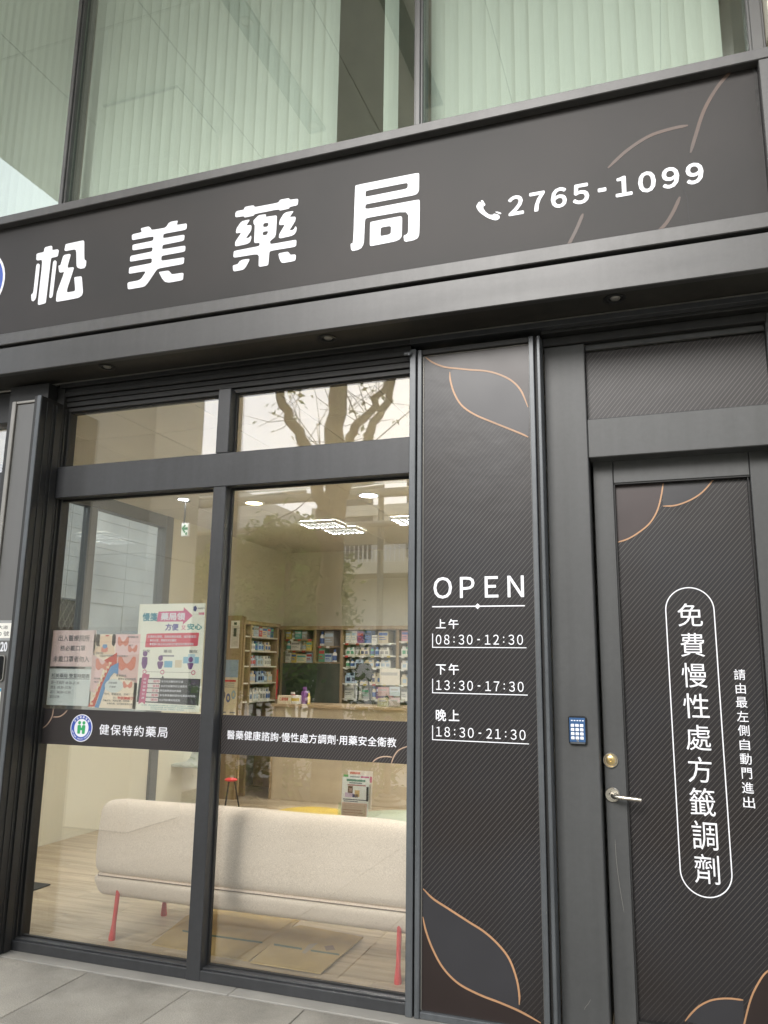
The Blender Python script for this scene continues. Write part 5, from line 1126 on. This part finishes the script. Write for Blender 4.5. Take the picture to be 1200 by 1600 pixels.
obj('base_panel', MB().box(posts[0]+.021, posts[2]-.021, BYF-.005, BYF+.02, .05, zb(1037.5), .003), M['darkgreen'], shelf)
obj('cubby_rail', MB().box(posts[1]+.021, posts[2]-.021, BYF-.006, BYF+.02, zb(1037.3), zb(1035), .002), SHW, shelf)
TAGS = [M['paper'], flat('tag_yellow', (.60, .46, .08), .6), flat('tag_red', (.50, .06, .05), .6)]
for x0, x1, rows, nm in bays_back:
    for py in rows:
        tg = MB(); x = x0+.03; z = zb(py)
        while x < min(x1, x0+1.2)-.06:
            tg.box(x, x+.045, BYF+.0005, BYF+.0045, z-.030, z-.004, k=rnd.choice((0, 0, 0, 1, 2))); x += rnd.uniform(.07, .16)
        obj('price_tags', tg, TAGS, shelf, kind='stuff')
lshelf = thing('side_shelving', 'wooden shelving unit with white boards along the left wall', 'shelving', (LXF, 5.4, 0))
zt_l = by_l(410, 972).z
obj('top_board', MB().box(XL+.002, LXF+.01, yL0, yL1+.02, zt_l-.045, zt_l, .003), SHW, lshelf)
obj('back_panel', MB().box(XL+.003, XL+.02, yL0, yL1, .05, zt_l-.046), SHB, lshelf)
obj('upright', MB().box(XL+.021, LXF, yLd-.02, yLd+.02, .02, zt_l-.046, .002), SHW, lshelf)
obj('upright', MB().box(XL+.021, LXF, yL1-.03, yL1+.01, .02, zt_l-.046, .002), SHW, lshelf)
obj('end_panel', MB().box(XL+.002, LXF+.02, yL0-.04, yL0-.001, .012, zt_l+.04, .003), SHW, lshelf)
rows_l = [by_l(415, py).z for py in (995.5, 1017, 1040.5, 1066, 1094)]
for z in rows_l:
    obj('shelf_board', MB().box(XL+.021, LXF-.004, yL0, yLd-.021, z-.018, z, .002), SHP, lshelf); obj('shelf_board', MB().box(XL+.021, LXF-.004, yLd+.021, yL1-.031, z-.018, z, .002), SHP, lshelf)
obj('red_edge', MB().box(LXF+.001, LXF+.012, yL1-.03, yL1+.0, by_l(436, 1092).z, by_l(436, 1046).z), M['red'], lshelf)
# panel beside the window mullion that carries notices
ey = yL0-.045
def ex(px, py): return at(px, py, ey)
a, b = ex(340, 1122), ex(381, 962)
ebp = tag(obj('notice_board', MB().box(a.x-.12, b.x, ey-.03, ey-.001, .012, b.z), M['shelfwood']), 'tall wooden end board carrying a notice and a poster beside the shelves', 'board')
a, b = ex(361.5, 1013), ex(377, 970)
nt_ = tag(obj('paper_notice', MB().box(a.x, b.x, ey-.0325, ey-.0305, a.z, b.z).box(a.x+.012, b.x-.012, ey-.0332, ey-.0326, a.z+.02, b.z-.06, k=1).box((a.x+b.x)/2-.02, (a.x+b.x)/2+.02, ey-.0336, ey-.0333, b.z-.05, b.z-.02, k=2).box((a.x+b.x)/2-.02, (a.x+b.x)/2+.02, ey-.0340, ey-.0335, a.z+.14, a.z+.24, k=2), [M['paper'], flat('notice_pale', (.60, .58, .52), .7), M['black']]), 'white paper notice pinned to the wooden end board above the poster', 'notice')
a, b = ex(344, 1117), ex(375, 1031)
ps = tag(obj('poster', MB().box(a.x, b.x, ey-.0325, ey-.0305, a.z, b.z), flat('poster_cream', (.66, .58, .42), .7)), 'cream and blue poster with three oval pictures on the wooden end board', 'poster')
W_, H_ = b.x-a.x, b.z-a.z
obj('sky_patch', MB().box(a.x, b.x, ey-.0331, ey-.0326, a.z+.68*H_, b.z), flat('poster_sky', (.28, .38, .50), .7), ps)
obj('title_line', MB().box(a.x+.1*W_, b.x-.1*W_, ey-.0337, ey-.0332, a.z+.60*H_, a.z+.635*H_), M['red'], ps)
for i in range(3): obj('title_line', MB().box(a.x+.18*W_, b.x-.18*W_, ey-.0331, ey-.0326, a.z+(.57-.035*i)*H_, a.z+(.583-.035*i)*H_), inkg, ps)
for u, v, c_ in ((.2, .36, (.10, .10, .13)), (.5, .31, (.10, .12, .30)), (.8, .37, (.28, .40, .48))):
    shape('oval_picture', [disc(a.x+u*W_, a.z+v*H_, .15*W_, 24, .85, 1.5)], ey-.0331, flat('oval_ink', c_, .6), ps, .0005); shape('oval_patch', [disc(a.x+u*W_, a.z+v*H_, .07*W_, 18, .9, 1.5)], ey-.0337, flat('oval_light', (.55, .48, .30), .6), ps, .0005)
obj('footer_marks', MB().box(a.x+.08*W_, a.x+.4*W_, ey-.0331, ey-.0326, a.z+.04*H_, a.z+.065*H_).box(a.x+.62*W_, a.x+.92*W_, ey-.0331, ey-.0326, a.z+.04*H_, a.z+.065*H_), inkg, ps)

# stock on the shelves: every pack is a thing of its own
PAL = {'white': (.74, .73, .68), 'cream': (.66, .58, .42), 'pale blue': (.42, .54, .66), 'blue': (.06, .15, .42), 'navy': (.025, .035, .12), 'green': (.10, .38, .22), 'red': (.50, .05, .05), 'pink': (.66, .36, .38), 'purple': (.20, .07, .26), 'grey': (.34, .34, .33), 'teal': (.10, .38, .36), 'brown': (.16, .09, .05), 'yellow': (.66, .50, .10)}
PM = {k_: flat('pack_'+k_.replace(' ', '_'), v, .5) for k_, v in PAL.items()}
pack_me = {}
def pack_mesh(kind, c1_, c2_):
    key = (kind, c1_, c2_)
    if key in pack_me: return pack_me[key]
    mb = MB()
    if kind == 'box':
        mb.box(-.5, .5, -.5, .5, 0, 1, .012); mb.box(-.44, .44, -.512, -.501, .62, .84, k=1); mb.box(-.40, .15, -.512, -.501, .40, .47, k=1); mb.box(-.40, .30, -.512, -.501, .26, .31, k=1)
    elif kind == 'tray':
        mb.box(-.5, .5, -.5, .5, 0, .7, .012); mb.box(-.36, -.04, -.512, -.501, .16, .52, k=1); mb.box(.1, .4, -.512, -.501, .16, .52, k=1); mb.box(-.42, -.1, -.4, .4, .701, .95, k=0); mb.box(-.06, .2, -.4, .4, .701, .86, k=1); mb.box(.22, .42, -.4, .4, .701, 1.0, k=0)
    else:
        mb.lathe([(.42, 0), (.48, .03), (.48, .62), (.40, .72), (.22, .76), (.22, .80)], 0, 0, 0, 12); mb.lathe([(.26, .80), (.26, .98), (.22, 1.0), (.001, 1.0)], 0, 0, 0, 12, k=1); mb.lathe([(.485, .16), (.49, .17), (.49, .52), (.485, .53)], 0, 0, 0, 12, k=1)
    me = bpy.data.meshes.new('pack'); me.from_pydata(mb.v, [], mb.f); me.materials.append(PM[c1_]); me.materials.append(PM[c2_]); me.polygons.foreach_set('material_index', mb.mi)
    if kind == 'bottle': smooth(me, 40)
    pack_me[key] = me; return me
NAMES = {'box': 'medicine_box', 'tray': 'pack_tray', 'bottle': 'medicine_bottle'}
WORD = {'box': 'medicine box', 'tray': 'divided pack tray', 'bottle': 'plastic bottle'}
used = set()
def pack(kind, c1_, c2_, size, loc, rz, label, group):
    o = bpy.data.objects.new(NAMES[kind], pack_mesh(kind, c1_, c2_)); C.objects.link(o)
    o.location = loc; o.scale = size; o.rotation_euler = (0, 0, rz); tag(o, label, {'box': 'box', 'tray': 'tray', 'bottle': 'bottle'}[kind], group); return o
COLS = ['white']*15+['cream']*4+['pale blue']*6+['blue', 'grey', 'blue', 'green', 'pink', 'grey', 'teal', 'red', 'purple', 'yellow', 'navy']
ROWN = ['top', 'second', 'third', 'fourth', 'fifth', 'lowest']
def fill_shelf(p0, p1, z, zmax, rown, bay, mode, depth=.22):
    """row of packs from p0 to p1 (left to right as seen from the shop), standing on height z"""
    p0, p1 = Vector(p0), Vector(p1); d = (p1-p0); Ln = d.length; d.normalize(); back = Vector((-d.y, d.x, 0)); rz = math.atan2(d.y, d.x)
    s = .012; i = 0; hm = zmax-z
    while True:
        r_ = rnd.random(); kd_ = 'tray' if (mode == 'tray' and r_ < .8) else ('bottle' if r_ > .80 else 'box')
        w_ = {'tray': rnd.uniform(.12, .17), 'bottle': rnd.uniform(.05, .075), 'box': rnd.uniform(.07, .15)}[kd_]
        if s+w_ > Ln-.008: break
        h_ = min(hm*.92, {'tray': rnd.uniform(.15, .19), 'bottle': rnd.uniform(.13, .2), 'box': rnd.uniform(.10, .24)}[kd_])
        if mode == 'tray': h_ = min(h_, hm*.75)
        ca = rnd.choice(COLS) if mode != 'tray' or kd_ != 'tray' else rnd.choice(('white', 'white', 'cream', 'pale blue')); cb_ = rnd.choice([c_ for c_ in ('blue', 'blue', 'pale blue', 'pale blue', 'grey', 'grey', 'navy', 'teal', 'green', 'red') if c_ != ca])
        dep = w_ if kd_ == 'bottle' else rnd.uniform(.12, depth)
        c_ = p0+d*(s+w_/2)+back*(dep/2+.015+rnd.uniform(0, .012))
        lb = f'{ca} {WORD[kd_]}, {ORD[i]} from left, {rown} shelf, {bay}'
        pack(kd_, ca, cb_, (w_*.97, dep, h_), (c_.x, c_.y, z+.0005), rz+(rnd.uniform(-.05, .05) if kd_ == 'box' else 0), lb, 'stock on '+bay)
        s += w_+rnd.uniform(.002, .012); i += 1
        if i > 17: break
for (x0, x1, rows, nm) in bays_back:
    zs = [zb(py) for py in rows]
    for k_, z in enumerate(zs):
        top = SZT-.05 if k_ == 0 else zs[k_-1]-.018
        fill_shelf((x0+.01, BYF+.01, 0), (min(x1, x0+1.0)-.01, BYF+.01, 0), z, top, ROWN[k_], nm, 'tray' if (len(rows) > 3 and k_ in (1, 2, 3)) else 'box')
for ya, yb_, nm in ((yL0+.005, yLd-.022, 'narrow bay by end board'), (yLd+.022, yL1-.035, 'wide left bay')):
    for k_, z in enumerate(rows_l):
        top = zt_l-.045 if k_ == 0 else rows_l[k_-1]-.018
        fill_shelf((LXF-.012, ya, 0), (LXF-.012, yb_, 0), z, top, ROWN[k_], nm, 'tray' if k_ >= 1 else 'box', .2)

# ---------------------------------------------------------------- counter and what stands on it
CYF = 4.95; cz = at(560, 1103.5, CYF).z
ct = thing('service_counter', 'long wooden service counter with pale front below the shelves', 'counter', (-3, CYF, 0))
cx0 = at(424, 1103, CYF).x
obj('countertop', MB().box(cx0, XR-.02, CYF-.02, CYF+.55, cz-.035, cz, .004), M['counterwood'], ct)
obj('front_panel', MB().box(cx0+.03, XR-.03, CYF+.02, CYF+.05, .012, cz-.036, .003), mat('counter_front', (.52, .44, .32), .5, var=.05, scale=3, stretch=(.4, 3, 3)), ct)
obj('end_panel', MB().box(cx0+.005, cx0+.03, CYF+.0, CYF+.54, .012, cz-.036, .003), M['counterwood'], ct)
def cthing(name, label, cat): return thing(name, label, cat, (0, CYF+.1, cz))
def printed_box(px0, px1, py0, c_main, c_ink, words, label, dy=.03):
    a_, b_ = at(px0, 1102, CYF+dy), at(px1, py0, CYF+dy)
    o = tag(obj('carton_box', MB().box(a_.x, b_.x, CYF+dy, CYF+dy+.14, cz+.001, b_.z, .003), PM[c_main]), label, 'box', 'boxes on the counter')
    if words: text('lettering', words, a_.x+.03, cz+.35*(b_.z-cz), b_.x-.03, cz+.78*(b_.z-cz), CYF+dy, PM[c_ink], o, bold=.03)
    else: obj('band', MB().box(a_.x+.002, b_.x-.002, CYF+dy-.0012, CYF+dy-.0002, cz+.35*(b_.z-cz), cz+.7*(b_.z-cz)), PM[c_ink], o)
    return o
printed_box(433, 454, 1087, 'cream', 'red', '口罩現貨', 'cream carton with red writing at the left end of the counter')
printed_box(454.8, 468, 1087, 'white', 'yellow', None, 'white carton with an orange band on the counter beside the cream carton')
pp = at(473, 1101, CYF+.08)
pack('bottle', 'purple', 'purple', (.085, .085, .20), (pp.x, CYF+.12, cz+.001), 0, 'purple plastic bottle on the counter right of the cartons', 'bottles on the counter')
pack('bottle', 'yellow', 'yellow', (.035, .035, .13), (pp.x+.075, CYF+.09, cz+.001), 0, 'thin yellow bottle on the counter beside the purple bottle', 'bottles on the counter')
pack('bottle', 'red', 'white', (.10, .10, .13), (pp.x-.22, CYF+.26, cz+.001), 0, 'red and white plastic bottle on the counter behind the cream carton', 'bottles on the counter')
# leaflet rack on the counter
a_, b_ = at(588, 1105, CYF+.05), at(625, 1044, CYF+.05)
lr = thing('leaflet_rack', 'tall clear rack of coloured leaflets standing on the counter', 'leaflet rack', ((a_.x+b_.x)/2, CYF+.05, cz))
obj('back_plate', MB().box(a_.x, b_.x, CYF+.10, CYF+.104, cz+.002, b_.z), AC, lr)
wL, hL = (b_.x-a_.x), (b_.z-cz)
for u0, u1, v0, v1, c_ in ((.02,.48,.0,.22,'yellow'),(.52,.98,.0,.24,'pink'),(.02,.50,.26,.50,'red'),(.52,.98,.27,.52,'pale blue'),(.08,.95,.55,.98,'cream')):
    lf = obj('leaflet', MB().box(a_.x+u0*wL, a_.x+u1*wL, CYF+.075+.02*v0, CYF+.078+.02*v0, cz+v0*hL+.006, cz+v1*hL), flat('rack_'+c_.replace(' ', '_'), tuple(.45*x+.28 for x in PAL[c_]), .6), lr)
    obj('print_patch', MB().box(a_.x+(u0+.05)*wL, a_.x+(u1-.1)*wL, CYF+.0742+.02*v0, CYF+.0748+.02*v0, cz+(v0+.6*(v1-v0))*hL, cz+(v0+.78*(v1-v0))*hL), PM['grey'], lf)
obj('pocket', MB().box(a_.x, b_.x, CYF+.06, CYF+.063, cz+.002, cz+.14*hL).box(a_.x, b_.x, CYF+.062, CYF+.065, cz+.26*hL, cz+.38*hL), AC, lr)
# office chair behind the counter
ocp = at(566, 1052, 5.7)
oc = thing('office_chair', 'black office chair with a rounded back behind the counter', 'chair', (ocp.x, 5.7, 0))
def ocb(w_, p, h): w_.x = ocp.x+(w_.x-ocp.x)*(1-.25*max(0, p.z/h.z)**2); return w_
obj('backrest', superbox(ocp.x-.115, ocp.x+.115, 5.72, 5.77, at(566, 1064, 5.7).z, at(566, 1036.5, 5.7).z, .024, f=ocb), M['black'], oc, sm=80)
obj('seat', superbox(ocp.x-.23, ocp.x+.23, 5.32, 5.76, .46, .54, .036), M['black'], oc, sm=80)
for s_ in (-1, 1): obj('back_bar', MB().tube([(ocp.x+s_*.06, 5.75, at(566, 1060, 5.7).z), (ocp.x+s_*.12, 5.80, .8), (ocp.x+s_*.12, 5.66, .49)], .012, 8), M['black'], oc)
obj('stem', MB().tube([(ocp.x, 5.54, .46), (ocp.x, 5.54, .09)], .025, 10), M['chrome'], oc)
for i in range(5): a2 = R(72*i+20); obj('leg', MB().tube([(ocp.x, 5.54, .09), (ocp.x+.28*math.cos(a2), 5.54+.28*math.sin(a2), .04)], .018, 8), M['black'], oc)

# ================================================================== THE STREET BEHIND THE CAMERA (seen mirrored in the glass)
def rp(px, py, Yv): p = at(px, py, Yv); return Vector((p.x, 2*.075-Yv, p.z))
# stone clad arcade pillar
PX0, PX1, PYa, PYb = -5.83, -4.76, -2.58, -3.45
spl = thing('stone_pillar', 'square arcade pillar clad in pale stone panels, mirrored in the left pane', 'pillar', ((PX0+PX1)/2, -3, 0))
obj('pillar_core', MB().box(PX0+.03, PX1-.03, PYb+.03, PYa-.03, 0, 7.89), M['joint'], spl)
for i in range(9):
    z0, z1 = .02+i*.868, .02+(i+1)*.868-.005
    obj('cladding_panel', MB().box(PX0, PX1, PYa-.029, PYa, z0, z1, .003), M['stone'], spl); obj('cladding_panel', MB().box(PX0, PX1, PYb, PYb+.029, z0, z1, .003), M['stone'], spl)
    obj('cladding_panel', MB().box(PX1-.029, PX1, PYb+.0295, PYa-.0295, z0, z1, .003), M['stone'], spl); obj('cladding_panel', MB().box(PX0, PX0+.029, PYb+.0295, PYa-.0295, z0, z1, .003), M['stone'], spl)
for x in (1.9-1.07,):
    p2 = copy_tree(spl); p2.location.x += x-PX0; p2['label'] = 'square arcade pillar clad in pale stone panels, standing behind the photographer on the right'
# planting bed and trees
bed = obj('planting_bed', MB().box(-5.6, -2.95, -6.3, -4.32, -.03, .03, .02), M['soil'], kind='structure')
def leaves(pts, size, n, spread, rg, up=.3):
    mb = MB()
    for _ in range(n):
        c_ = Vector(rg.choice(pts)); o_ = Vector((rg.gauss(0, 1), rg.gauss(0, 1), rg.gauss(0, 1)))*spread
        c_ = c_+o_; d_ = Vector((rg.gauss(0, 1), rg.gauss(0, 1), rg.gauss(0, .7))).normalized(); e_ = d_.orthogonal().normalized(); e_ = (e_*math.cos(rg.random()*6.3)+d_.cross(e_)*math.sin(rg.random()*6.3))
        s_ = size*rg.uniform(.6, 1.3); m_ = d_.cross(e_)*.12*s_
        mb.add([c_-d_*s_, c_+e_*s_*.42+m_, c_+d_*s_, c_-e_*s_*.42+m_], [(0, 1, 2), (0, 2, 3)])
    return mb
def wob(pts, rg, a_=.03, n=4):
    o_ = []
    P_ = [Vector(p) for p in pts]
    for i in range(len(P_)-1):
        for j in range(n): o_.append(P_[i].lerp(P_[i+1], j/n)+Vector((rg.gauss(0, a_), rg.gauss(0, a_), 0))*(0 if i+j == 0 else 1))
    o_.append(P_[-1]); return o_
def limb(parent, name, pts, r0_, r1_, rg, a_=.02):
    P_ = wob(pts, rg, a_); n = len(P_); return obj(name, MB().tube(P_, [r0_+(r1_-r0_)*(i/(n-1))**.8*rg.uniform(.93, 1.07) for i in range(n)], 12), M['bark'], parent, sm=60)
rg = random.Random(3)
YV = 4.72
tr = thing('street_tree', 'tall street tree with forked bare limbs in the planting bed, mirrored in the right pane', 'tree', rp(512, 1262, YV))
V = lambda px, py, dy=0: rp(px, py, YV+dy)
base = V(512, 1262); base.z = .0
limb(tr, 'trunk', [base, V(513, 1100), V(516, 960), V(520, 830), V(527, 690), V(527, 600), V(530, 470), V(528, 350)], .185, .085, rg)
limb(tr, 'branch', [V(514, 860), V(502, 800, -.1), V(497, 748, -.15), V(480, 695, -.2), V(452, 655, -.3), V(438, 610, -.3), V(425, 520, -.4)], .10, .045, rg)
limb(tr, 'branch', [V(522, 800), V(534, 735, .1), V(546, 683, .2), V(566, 655, .2), V(597, 612, .3), V(640, 540, .4)], .085, .035, rg)
limb(tr, 'branch', [V(526, 790), V(556, 715, -.1), V(574, 687, -.2), V(592, 650, -.2), V(612, 608, -.2), V(632, 520, -.3)], .075, .035, rg)
tips = []; tw = MB()
for (px, py) in [(446, 640), (456, 655), (480, 690), (500, 700), (560, 660), (575, 650), (590, 640), (548, 690), (545, 640), (520, 640), (470, 675), (585, 665), (430, 560), (630, 560), (600, 600), (520, 500), (540, 450)]:
    p = V(px, py); 
    for _ in range(4):
        q_ = p+Vector((rg.uniform(-.55, .55), rg.uniform(-.5, .5), rg.uniform(-.1, .75))); mid = p.lerp(q_, .5)+Vector((rg.gauss(0, .06), 0, rg.gauss(0, .06)))
        tw.tube([p, mid, q_], [.006, .0045, .0025], 5); tips += [mid, q_]
obj('twigs', tw, M['bark'], tr, kind='stuff')
obj('crown', leaves(tips, .048, 140, .05, rg), M['leaf2'], tr)
t2 = thing('young_tree', 'slim young tree in the planting bed left of the big trunk', 'tree', rp(427, 1262, 4.5))
b2 = rp(427, 1262, 4.5); b2.z = 0; tp = [b2, b2+Vector((.02, .0, 1.2)), b2+Vector((-.05, -.1, 2.1)), b2+Vector((.05, -.1, 2.75))]
limb(t2, 'trunk', tp, .075, .03, rg); tw = MB(); tips = []
for i in range(26):
    z = rg.uniform(1.3, 2.5); p = b2+Vector((0, -.05, z)); q_ = p+Vector((rg.uniform(-.6, .6), rg.uniform(-.5, .5), rg.uniform(.05, .5))); tw.tube([p, q_], [.012, .004], 5); tips += [q_, p.lerp(q_, .6)]
obj('twigs', tw, M['bark'], t2, kind='stuff'); obj('crown', leaves(tips, .055, 520, .14, rg), M['leaf'], t2)
for i, (px, Yv, h_, lb) in enumerate(((372, 4.5, .75, 'low leafy shrub in the planting bed, furthest left'), (462, 4.9, .9, 'leafy shrub in the planting bed between the two trunks'), (560, 5.2, .85, 'leafy shrub in the planting bed right of the big trunk'), (590, 5.7, .8, 'thin twiggy shrub at the right corner of the planting bed'))):
    p = rp(px, 1235, Yv); p.z = .03
    s_ = thing('shrub', lb, 'shrub', p, 'shrubs in the planting bed'); st_m = MB(); tips = []
    for _ in range(16):
        q_ = p+Vector((rg.uniform(-.4, .4), rg.uniform(-.4, .4), rg.uniform(.4, 1)*h_)); st_m.tube([p+Vector((rg.uniform(-.08, .08), rg.uniform(-.08, .08), 0)), p.lerp(q_, .5)+Vector((0, 0, .05)), q_], [.009, .007, .003], 5); tips += [q_, p.lerp(q_, .7), p.lerp(q_, .45)]
    obj('stem', st_m, M['bark'], s_); obj('foliage', leaves(tips, .05, 420 if i < 3 else 160, .10, rg), M['leaf2'], s_)
a, b = rp(560, 712, 8.), rp(660, 625, 8.); d = (b-a)
tag(obj('overhead_cable', MB().tube([a-d*3+Vector((0, 0, .8)), a-d, a, b, b+d, b+d*4+Vector((0, 0, .6))], .010, 6), M['black']), 'thin black overhead cable across the street, mirrored in the right transom pane', 'cable')
# post with stepped round base
pb = rp(605, 1262, 4.93)
pst = thing('bollard_post', 'slim brown post on a stepped round base, mirrored beside the leaflet holder', 'post', (pb.x, pb.y, 0))
PB = mat('post_paint', (.14, .105, .075), .5, var=.1)
obj('base', MB().lathe([(.24, 0), (.24, .075), (.225, .085), (.15, .095), (.15, .12), (.10, .135), (.10, .155), (.045, .17), (.001, .17)], pb.x, pb.y, .0, 36), PB, pst, sm=35)
obj('pole', MB().tube([(pb.x, pb.y, .165), (pb.x, pb.y, .95)], [.036, .030], 16), PB, pst, sm=60)
obj('cap', MB().lathe([(.031, 0), (.045, .01), (.045, .03), (.02, .055), (.001, .058)], pb.x, pb.y, .95, 20), PB, pst, sm=60)
# tall shrubs beyond
for i, (px, Yv, wd, h_, lb) in enumerate(((365, 8.6, .75, 3.6, 'tall dense shrub across the path, left end of the row'), (410, 8.9, .8, 3.75, 'tall dense shrub across the path, second of the row from the left'), (452, 8.7, .8, 3.9, 'tall dense shrub across the path, third of the row from the left'), (490, 9.3, .7, 3.5, 'tall dense shrub across the path, right end of the row'), (318, 9.0, .8, 3.4, 'tall dense shrub across the path beside the pillar'))):
    p = rp(px, 1020, Yv); p.z = -.02
    s_ = thing('tall_shrub', lb, 'shrub', p, 'tall shrubs across the path'); tips = []; sm_b = MB()
    for _ in range(60):
        a_ = rg.random()*6.28; z = rg.uniform(.3, 1)*h_; rr2 = wd*math.sqrt(rg.random())*(1.05-.45*(z/h_)**2); tips.append(p+Vector((rr2*math.cos(a_), rr2*math.sin(a_), z)))
    for _ in range(5): q_ = rg.choice(tips); sm_b.tube([p+Vector((rg.uniform(-.2, .2), rg.uniform(-.2, .2), 0)), q_], [.03, .012], 6)
    obj('stem', sm_b, M['bark'], s_); obj('foliage', leaves(tips, .085, 5200, .17, rg), M['leaf'], s_)
hg = thing('clipped_hedge', 'low clipped hedge across the path in front of the covered walkway', 'hedge', (-1.2, -9.2, 0)); tips = [Vector((rg.uniform(-5.2, 3.2), rg.uniform(-9.5, -8.9), rg.uniform(.1, .75))) for _ in range(260)]
obj('foliage', leaves(tips, .085, 9000, .12, rg), M['leaf'], hg); obj('stem', MB().box(-5.1, 3.1, -9.35, -9.05, 0, .6, .05), M['soil'], hg)
# covered walkway with frosted roof
wk = thing('covered_walkway', 'steel covered walkway with a frosted sloping roof across the path', 'walkway', (-5, -10.5, 0))
zr = rp(600, 770, 10.).z; zr2 = rp(600, 818, 10.).z; WM = mat('walkway_steel', (.42, .40, .35), .5, var=.06)
obj('front_pipe', MB().tube([(-14, -9.85, zr), (6, -9.85, zr)], .09, 14), WM, wk, sm=60); obj('lower_pipe', MB().tube([(-14, -9.85, zr2), (6, -9.85, zr2)], .06, 14), WM, wk, sm=60)
for i in range(11):
    x = -14+i*2.0
    zf = rp(600, 752, 13.1).z
    obj('rafter', MB().tube([(x, -9.7, zr+.02), (x, -13.0, zf-.10)], .055, 8), WM, wk)
    if i < 10: obj('roof_panel', MB().add([(x+.03, -9.6, zr+.14), (x+1.97, -9.6, zr+.14), (x+1.97, -13.1, zf), (x+.03, -13.1, zf), (x+.03, -9.6, zr+.11), (x+1.97, -9.6, zr+.11), (x+1.97, -13.1, zf-.03), (x+.03, -13.1, zf-.03)], [(3, 2, 1, 0), (4, 5, 6, 7), (0, 1, 5, 4), (2, 3, 7, 6), (1, 2, 6, 5), (3, 0, 4, 7)]), M['roofglass'], wk)
    if i % 2 == 0: obj('post', MB().tube([(x, -9.85, -.02), (x, -9.85, zr)], .07, 10), WM, wk); obj('post', MB().tube([(x, -12.9, -.02), (x, -12.9, rp(600, 756, 12.9).z)], .07, 10), WM, wk)
obj('side_panel', MB().box(rp(497, 800, 13.2).x, 6, -13.2, -13.12, zr2+.15, zr+.1), mat('walkway_board', (.46, .42, .33), .7, var=.08), wk)
# buildings opposite
def building(label, x0, x1, y0, h, nx, nz, wallm, z_first=.9, rail=False):
    b_ = thing('opposite_building', label, 'building', ((x0+x1)/2, y0, 0))
    obj('wall', MB().box(x0, x1, y0-6, y0, -.1, h), wallm, b_)
    obj('parapet', MB().box(x0-.1, x1+.1, y0-.2, y0+.1, h+.001, h+.35, .02), M['creamwall_ext'], b_)
    dw = (x1-x0)/nx; dz = (h-.6)/nz; wm_ = None
    for i in range(nx):
        for j in range(nz):
            wx, wz = x0+dw*(i+.22), z_first+dz*j
            f1 = obj('window', MB().box(wx, wx+dw*.56, y0-.02, y0+.04, wz, wz+dz*.52, .01), M['alu'], b_); obj('pane', MB().box(wx+.06, wx+dw*.56-.06, y0+.0405, y0+.05, wz+.06, wz+dz*.52-.06), mat('far_pane', (.05, .06, .07), .1, var=.1) if not bpy.data.materials.get('far_pane') else bpy.data.materials['far_pane'], f1)
    if rail:
        for k_ in range(int((x1-x0)/.12)): pass
        rb = MB()
        for k_ in range(int((x1-x0)/.14)): rb.box(x0+k_*.14, x0+k_*.14+.03, y0+1.2, y0+1.23, rail, rail+.95)
        rb.box(x0, x1, y0+1.19, y0+1.24, rail+.951, rail+1.0); obj('railing', rb, M['white'], b_, kind='stuff')
        obj('terrace_slab', MB().box(x0, x1, y0+.101, y0+1.3, rail-.35, rail-.001, .01), M['creamwall_ext'], b_)
    return b_
building('pale building across the street with a railed terrace, mirrored right of the trunk', rp(492, 800, 18.7).x, 2.3, -18.6, rp(590, 806, 18.7).z, 5, 1, M['farwall'], rp(600, 872, 18.7).z, rp(600, 876, 17.3).z)
building('grey apartment building across the street at the far left, mirrored above the shrubs', -26, rp(376, 770, 21.1).x, -21, rp(360, 766, 21.1).z, 4, 2, M['concrete'])
building('beige apartment building added out of view on the far right to block sky light', 2.5, 24, -18.6, 16, 8, 5, M['stone'])  # added out of view; its height cuts the sky light on the shop front
print('objects', len(bpy.data.objects), 'tris', sum(len(m_.loop_triangles) if m_.loop_triangles else sum(len(p.vertices)-2 for p in m_.polygons) for m_ in bpy.data.meshes))
